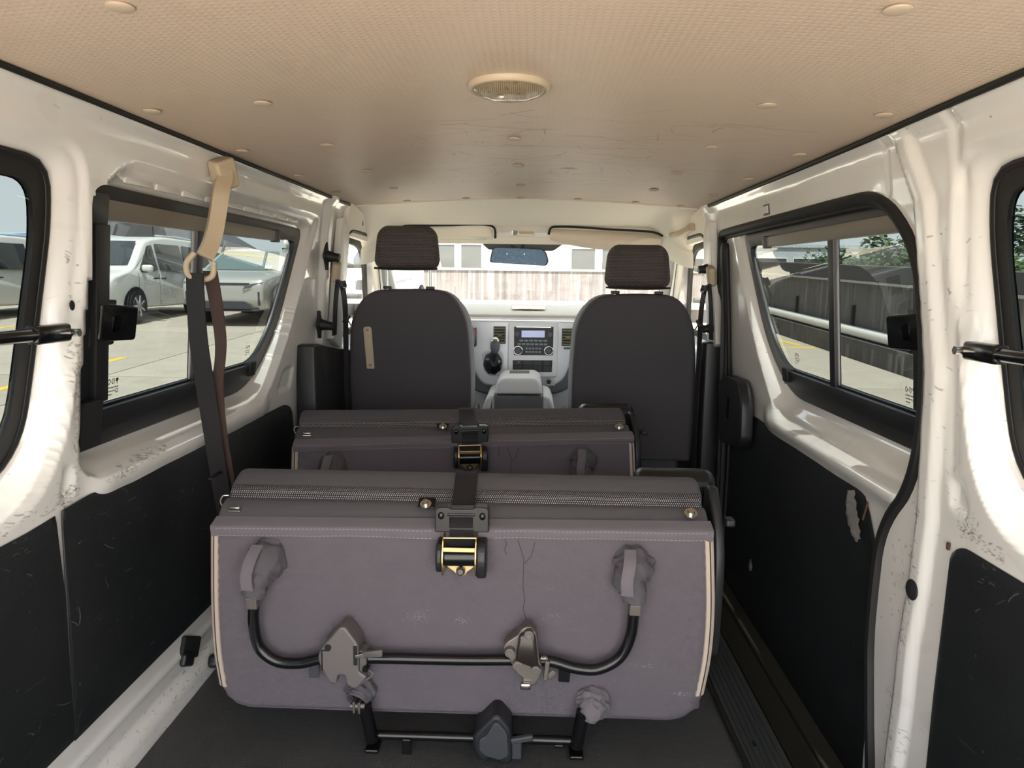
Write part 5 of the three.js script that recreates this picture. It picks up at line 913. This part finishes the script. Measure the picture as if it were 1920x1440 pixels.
  // brackets and bolts on the front edge
  part('bracket', rb(0.036, 0.004, 0.03, 0.002, -0.180, 0.528, F - 0.045, [0.45, 0, 0]), M.blackGloss, g); bolt([-0.180, 0.528, F - 0.032], 0.007, g, [0, 0.9, 0.5]);
  bolt([0.372, 0.522, F - 0.028], 0.008, g, [0, 0.9, 0.5]);
  part('hook', [tube([[-0.598, 0.512, F - 0.036], [-0.597, 0.514, F - 0.028], [-0.576, 0.514, F - 0.028], [-0.575, 0.512, F - 0.036]], 0.0024, 20, 8), rb(0.024, 0.003, 0.008, 0.001, -0.5865, 0.507, F - 0.030)], M.chrome, g);
  part('hook', tube([[-0.618, 0.526, F - 0.075], [-0.628, 0.526, F - 0.07], [-0.630, 0.516, F - 0.06], [-0.624, 0.508, F - 0.055]], 0.0022, 16, 8), M.chrome, g);
  // carrying frame: bent black tube, capped ends inside cloth sleeves
  const tz = F + 0.04;
  const fr = part('tube_frame', tube([[-0.524, 0.347, tz], [-0.527, 0.285, tz], [-0.516, 0.235, tz], [-0.484, 0.209, tz], [-0.436, 0.205, tz], [-0.38, 0.218, tz], [-0.28, 0.221, tz], [-0.08, 0.223, tz], [0.03, 0.226, tz], [0.085, 0.225, tz], [0.139, 0.211, tz], [0.182, 0.210, tz], [0.226, 0.236, tz], [0.247, 0.283, tz], [0.253, 0.357, tz]], 0.0115, 160, 14), M.blackGloss, g, 'bent glossy black tube');
  part('end_cap', rb(0.024, 0.026, 0.018, 0.003, -0.525, 0.340, tz + 0.007, [0.1, 0, 0]), M.steel, fr); part('end_cap', rb(0.024, 0.024, 0.018, 0.003, 0.253, 0.347, tz + 0.007, [0.1, 0, 0]), M.steel, fr);
  part('tab', rb(0.021, 0.036, 0.005, 0.001, -0.404, 0.192, tz), M.charcoal, fr);
  part('tab', ext([[0.103, 0.216, 0.002], [0.128, 0.214, 0.002], [0.126, 0.180, 0.002], [0.103, 0.181, 0.002]], tz + 0.002, 0.004, 0.001), M.blackGloss, fr);
  for (const [x, s, y] of [[-0.512, -1, 0], [0.246, 1, 0.008]]) {
    const sl = part('cloth_sleeve', boxUV(sleeve([[x + 0.006, 0.415 + y, F - 0.01], [x + 0.004, 0.41 + y, F + 0.018], [x - 0.004, 0.392 + y, F + 0.032], [x - 0.009 + (s > 0 ? 0.014 : 0), 0.372 + y, F + 0.040], [x - 0.012 + (s > 0 ? 0.018 : 0), 0.352 + y, F + 0.042]], [0.042, 0.039, 0.031, 0.026, 0.022], s * 3, 1.05)), M.sleeveCloth, g, 'gathered grey cloth sleeve');
    part('sleeve_band', boxUV(strap([[x - 0.004, 0.455 + y, F + 0.030], [x - 0.008, 0.436 + y, F + 0.058], [x - 0.014, 0.405 + y, F + 0.070], [x - 0.012, 0.376 + y, F + 0.070]], 0.024, 0.004, [1, 0, 0.1], 24)), M.fabric, sl);
  }
  // left catch: a bell shaped plate with a notch and a pull lever
  const lc = part('catch_plate', ext([[-0.342, 0.300, 0.012], [-0.330, 0.300, 0.01], [-0.304, 0.263, 0.008], [-0.304, 0.205, 0.004], [-0.287, 0.193, 0.006], [-0.309, 0.166, 0.01], [-0.322, 0.168, 0.006], [-0.332, 0.178, 0.006], [-0.333, 0.196, 0.009], [-0.347, 0.196, 0.009], [-0.351, 0.176, 0.004], [-0.364, 0.176, 0.006], [-0.381, 0.208, 0.006], [-0.389, 0.232, 0.012], [-0.381, 0.254, 0.01], [-0.356, 0.283, 0.004]], F + 0.066, 0.05, 0.004), M.latchGrey, g, 'worn grey catch plate');
  part('catch_slot', [rb(0.003, 0.045, 0.003, 0.001, -0.379, 0.228, F + 0.066), rb(0.016, 0.003, 0.003, 0.001, -0.371, 0.2495, F + 0.066), cyl([-0.366, 0.256, F + 0.064], [-0.366, 0.256, F + 0.0675], 0.007)], M.blackMatt, lc);
  part('lever_slot', rb(0.008, 0.042, 0.004, 0.001, -0.3105, 0.240, F + 0.0655), M.blackMatt, lc);
  part('lever', remap(rb(0.044, 0.014, 0.008, 0.002, 0, 0, 0), (x, y, z) => [-0.274 + x, 0.249 + y * (1 + 4 * x) + x * 0.27, F + 0.072 + z + x * 0.3]), M.latchGrey, lc);
  part('lever_pin', rb(0.016, 0.007, 0.005, 0.001, -0.302, 0.241, F + 0.068, [0, 0, 0.25]), M.chrome, lc);
  part('catch_side', [rb(0.014, 0.05, 0.03, 0.002, -0.297, 0.222, F + 0.045), tube([[-0.285, 0.206, F + 0.06], [-0.277, 0.198, F + 0.06], [-0.293, 0.182, F + 0.06], [-0.306, 0.172, F + 0.06]], 0.0025, 20, 6)], M.latchGrey, lc);
  part('pivot', cyl([-0.291, 0.210, F + 0.055], [-0.291, 0.210, F + 0.068], 0.007, 0.006), M.blackGloss, lc);
  // right catch: bare pressed steel with four rivets
  const rc = part('catch_plate', ext([[0.026, 0.304, 0.01], [0.044, 0.310, 0.012], [0.057, 0.294, 0.01], [0.063, 0.238, 0.01], [0.071, 0.214, 0.008], [0.058, 0.184, 0.008], [0.040, 0.174, 0.01], [0.028, 0.180, 0.006], [0.030, 0.196, 0.004], [0.016, 0.206, 0.004], [-0.001, 0.242, 0.006], [-0.012, 0.262, 0.012], [-0.004, 0.274, 0.008], [0.018, 0.289, 0.006]], F + 0.058, 0.03, 0.003), M.steel, g, 'bare steel catch with rivets');
  part('catch_cover', remap(ext([[0.022, 0.297, 0.008], [0.054, 0.297, 0.01], [0.062, 0.222, 0.008], [0.048, 0.226, 0.006], [0.014, 0.242, 0.008]], 0, 0.012, 0.004), (x, y, z) => [x, y, F + 0.068 + z + 0.008 * Math.sin((y - 0.22) / 0.08 * 3.1)]), std({ color: 0x3f3b38, roughness: 0.3, metalness: 0.6 }), rc);
  for (const [x, y, r] of [[0.041, 0.296, 0.010], [0.003, 0.257, 0.010], [0.020, 0.230, 0.011], [0.056, 0.221, 0.010]]) { const q = part('rivet', cyl([x, y, F + 0.056], [x, y, F + 0.071], r, r * 0.95, 24), M.steel, rc); part('rivet_core', cyl([x, y, F + 0.070], [x, y, F + 0.075], r * 0.5, r * 0.45, 16), M.chrome, q); }
  part('hook_arm', [rb(0.010, 0.042, 0.014, 0.003, 0.078, 0.213, F + 0.052, [0, 0, -0.1]), rb(0.02, 0.012, 0.005, 0.003, 0.088, 0.204, F + 0.054, [0, 0, 0.8])], M.steel, rc);
  part('spring', [0, 1, 2, 3].map((i) => new THREE.TorusGeometry(0.005, 0.0012, 6, 16).rotateY(1.2).translate(0.068 + i * 0.003, 0.239, F + 0.055)), M.chrome, rc);
  part('keeper', remap(rb(0.022, 0.014, 0.01, 0.003, 0.036, 0.182, F + 0.062), (x, y, z) => [x, y, z]), M.chrome, rc);
  // hinges at the foot, floor bar and floor catch
  const hg = part('hinge_sleeve', boxUV(sleeve([[-0.316, 0.135, F - 0.005], [-0.312, 0.132, F + 0.02], [-0.318, 0.122, F + 0.038]], [0.034, 0.030, 0.022], 6)), M.sleeveCloth, g);
  part('hinge_pin', cyl([-0.328, 0.118, F + 0.048], [-0.297, 0.118, F + 0.048], 0.0065, 0.0065, 8), M.steel, hg); part('hinge_plate', [rb(0.005, 0.026, 0.03, 0.003, -0.319, 0.118, F + 0.042), rb(0.005, 0.026, 0.03, 0.003, -0.308, 0.117, F + 0.042)], M.steel, hg);
  part('hinge_sleeve', boxUV(sleeve([[0.178, 0.125, F - 0.005], [0.178, 0.122, F + 0.024], [0.172, 0.110, F + 0.045], [0.168, 0.098, F + 0.05]], [0.036, 0.034, 0.028, 0.010], 11)), M.fabric, g, 'crumpled grey cloth cover');
  for (const [x0, x1] of [[-0.298, -0.288], [0.155, 0.145]]) part('leg', [cyl([x0, 0.118, F + 0.045], [x1, 0.03, F + 0.03], 0.014), rb(0.03, 0.01, 0.04, 0.004, x1, 0.007, F + 0.02)], M.blackGloss, g);
  const bar = part('floor_bar', tube([[-0.288, 0.034, F + 0.02], [-0.1, 0.034, F + 0.02], [0.145, 0.034, F + 0.02]], 0.0095, 30, 12), M.blackGloss, g);
  part('weld_tab', [rb(0.02, 0.036, 0.012, 0.003, -0.214, 0.018, F + 0.03)], M.blackGloss, bar); part('weld_tab', rb(0.02, 0.008, 0.012, 0.003, 0.108, 0.030, F + 0.03), M.blackGloss, bar);
  const fc = part('floor_catch', ext([[-0.030, 0.114, 0.012], [-0.016, 0.114, 0.012], [0.008, 0.086, 0.01], [0.012, 0.018, 0.01], [0.004, 0.004, 0.004], [-0.016, 0.006, 0.004], [-0.020, 0.022, 0.008], [-0.034, 0.022, 0.008], [-0.040, 0.006, 0.004], [-0.058, 0.012, 0.006], [-0.070, 0.034, 0.008], [-0.072, 0.066, 0.01], [-0.052, 0.090, 0.01]], F + 0.062, 0.075, 0.008), M.blackPlastic, g, 'black plastic floor catch');
  part('catch_face', ext([[-0.028, 0.100, 0.008], [-0.018, 0.100, 0.008], [0.000, 0.078, 0.006], [0.004, 0.026, 0.006], [-0.016, 0.016, 0.004], [-0.044, 0.024, 0.006], [-0.058, 0.036, 0.006], [-0.058, 0.062, 0.006], [-0.044, 0.070, 0.004]], F + 0.066, 0.01, 0.003), M.charcoal, fc);
  part('lever', rb(0.048, 0.013, 0.012, 0.004, 0.030, 0.060, F + 0.056, [0, 0, 0.22]), M.charcoal, fc); part('lever_arm', rb(0.022, 0.045, 0.012, 0.004, 0.019, 0.034, F + 0.05), M.charcoal, fc);
  // recliner cover with its knob, and the black vinyl end pad
  const rcv = part('recliner_cover', along([[F - 0.03, 0.20, 0.02], [F - 0.02, 0.42, 0.1], [F - 0.05, 0.50, 0.04], [F - 0.11, 0.56, 0.03], [F - 0.15, 0.55, 0.03], [F - 0.15, 0.20, 0.02]], 0.426, 0.448, 0.006), M.blackPlastic, g);
  part('recliner_knob', rb(0.02, 0.016, 0.03, 0.005, 0.460, 0.498, F - 0.055), M.blackPlastic, rcv);
  part('end_pad', boxUV(along([[F - 0.16, 0.30], [F - 0.165, 0.55, 0.03], [F - 0.20, 0.572, 0.03], [F - 0.26, 0.56, 0.03], [F - 0.27, 0.30]], 0.28, 0.462, 0.022, [], 4)), phy({ color: 0x16181a, roughness: 0.3, bumpMap: leather, bumpScale: 0.0006 }), g, 'black vinyl end pad');
  return g;
}
const bench = rebase(benchSeat());
{
  const b2 = bench.clone(true);
  b2.name = numbered('folded_bench_seat');
  bench.userData.label = 'tumbled grey bench seat with underside, tube frame and belt reel fully in view';
  b2.userData = { ...bench.userData, label: 'tumbled grey bench seat right behind the two front seats' };
  b2.scale.x = 1.043; b2.rotation.y = 0.14;
  b2.position.set(bench.position.x - 0.07, bench.position.y, bench.position.z - 0.80);
  scene.add(b2);
}
// ---------------------------------------------------------------- rear seat belt on the left wall
{
  const g = thing('rear_seat_belt', 'brown black seat belt hanging from a cream arm over the left window', 'seat belt');
  const arm = strap([[-0.712, 1.262, -1.735], [-0.702, 1.235, -1.72], [-0.697, 1.19, -1.685], [-0.70, 1.13, -1.665], [-0.702, 1.08, -1.64], [-0.706, 1.04, -1.607]], 0.050, 0.034, [[0.6, 0, 1], [0.6, 0, 1]], 40);
  part('arm_cover', remap(arm, (x, y, z) => [x, y, z], false, 0.5), M.cream, g, 'cream plastic arm');
  part('arm_head', rb(0.036, 0.07, 0.056, 0.008, -0.700, 1.238, -1.716, [0.45, -0.5, 0.0]), M.cream, g);
  part('seam', strap([[-0.682, 1.225, -1.70], [-0.678, 1.18, -1.672], [-0.681, 1.12, -1.65], [-0.685, 1.05, -1.61]], 0.002, 0.002, [0, 0, 1], 20), M.dashDark, g);
  part('guide_loop', [tube([[-0.725, 1.05, -1.60], [-0.742, 1.025, -1.595], [-0.738, 1.0, -1.595], [-0.715, 0.99, -1.60], [-0.69, 0.998, -1.605], [-0.684, 1.03, -1.605]], 0.0068, 30, 10)], M.cream, g);
  part('webbing', strap([[-0.722, 1.005, -1.59], [-0.722, 0.96, -1.588], [-0.721, 0.86, -1.588], [-0.712, 0.74, -1.592], [-0.706, 0.62, -1.605], [-0.708, 0.52, -1.63], [-0.715, 0.38, -1.68]], 0.046, 0.0025, [[1, 0, 0.25], [1, 0, 0.1], [1, 0, 0.2], [1, 0, 0.2]], 50), M.webbing, g);
  part('webbing', strap([[-0.700, 1.01, -1.618], [-0.690, 0.93, -1.62], [-0.682, 0.84, -1.615], [-0.690, 0.74, -1.606], [-0.694, 0.62, -1.62], [-0.696, 0.52, -1.645], [-0.71, 0.40, -1.685]], 0.040, 0.0025, [[1, 0, 0.3], [0.9, 0, 0.6], [1, 0, 0.35], [1, 0, 0.2]], 50), M.brownWebbing, g, 'reddish brown worn webbing');
  part('buckle_strap', rb(0.012, 0.004, 0.07, 0.001, -0.70, 0.535, -1.60), M.blackPlastic, g);
  rebase(g);
}
renderer.render(scene, camera);
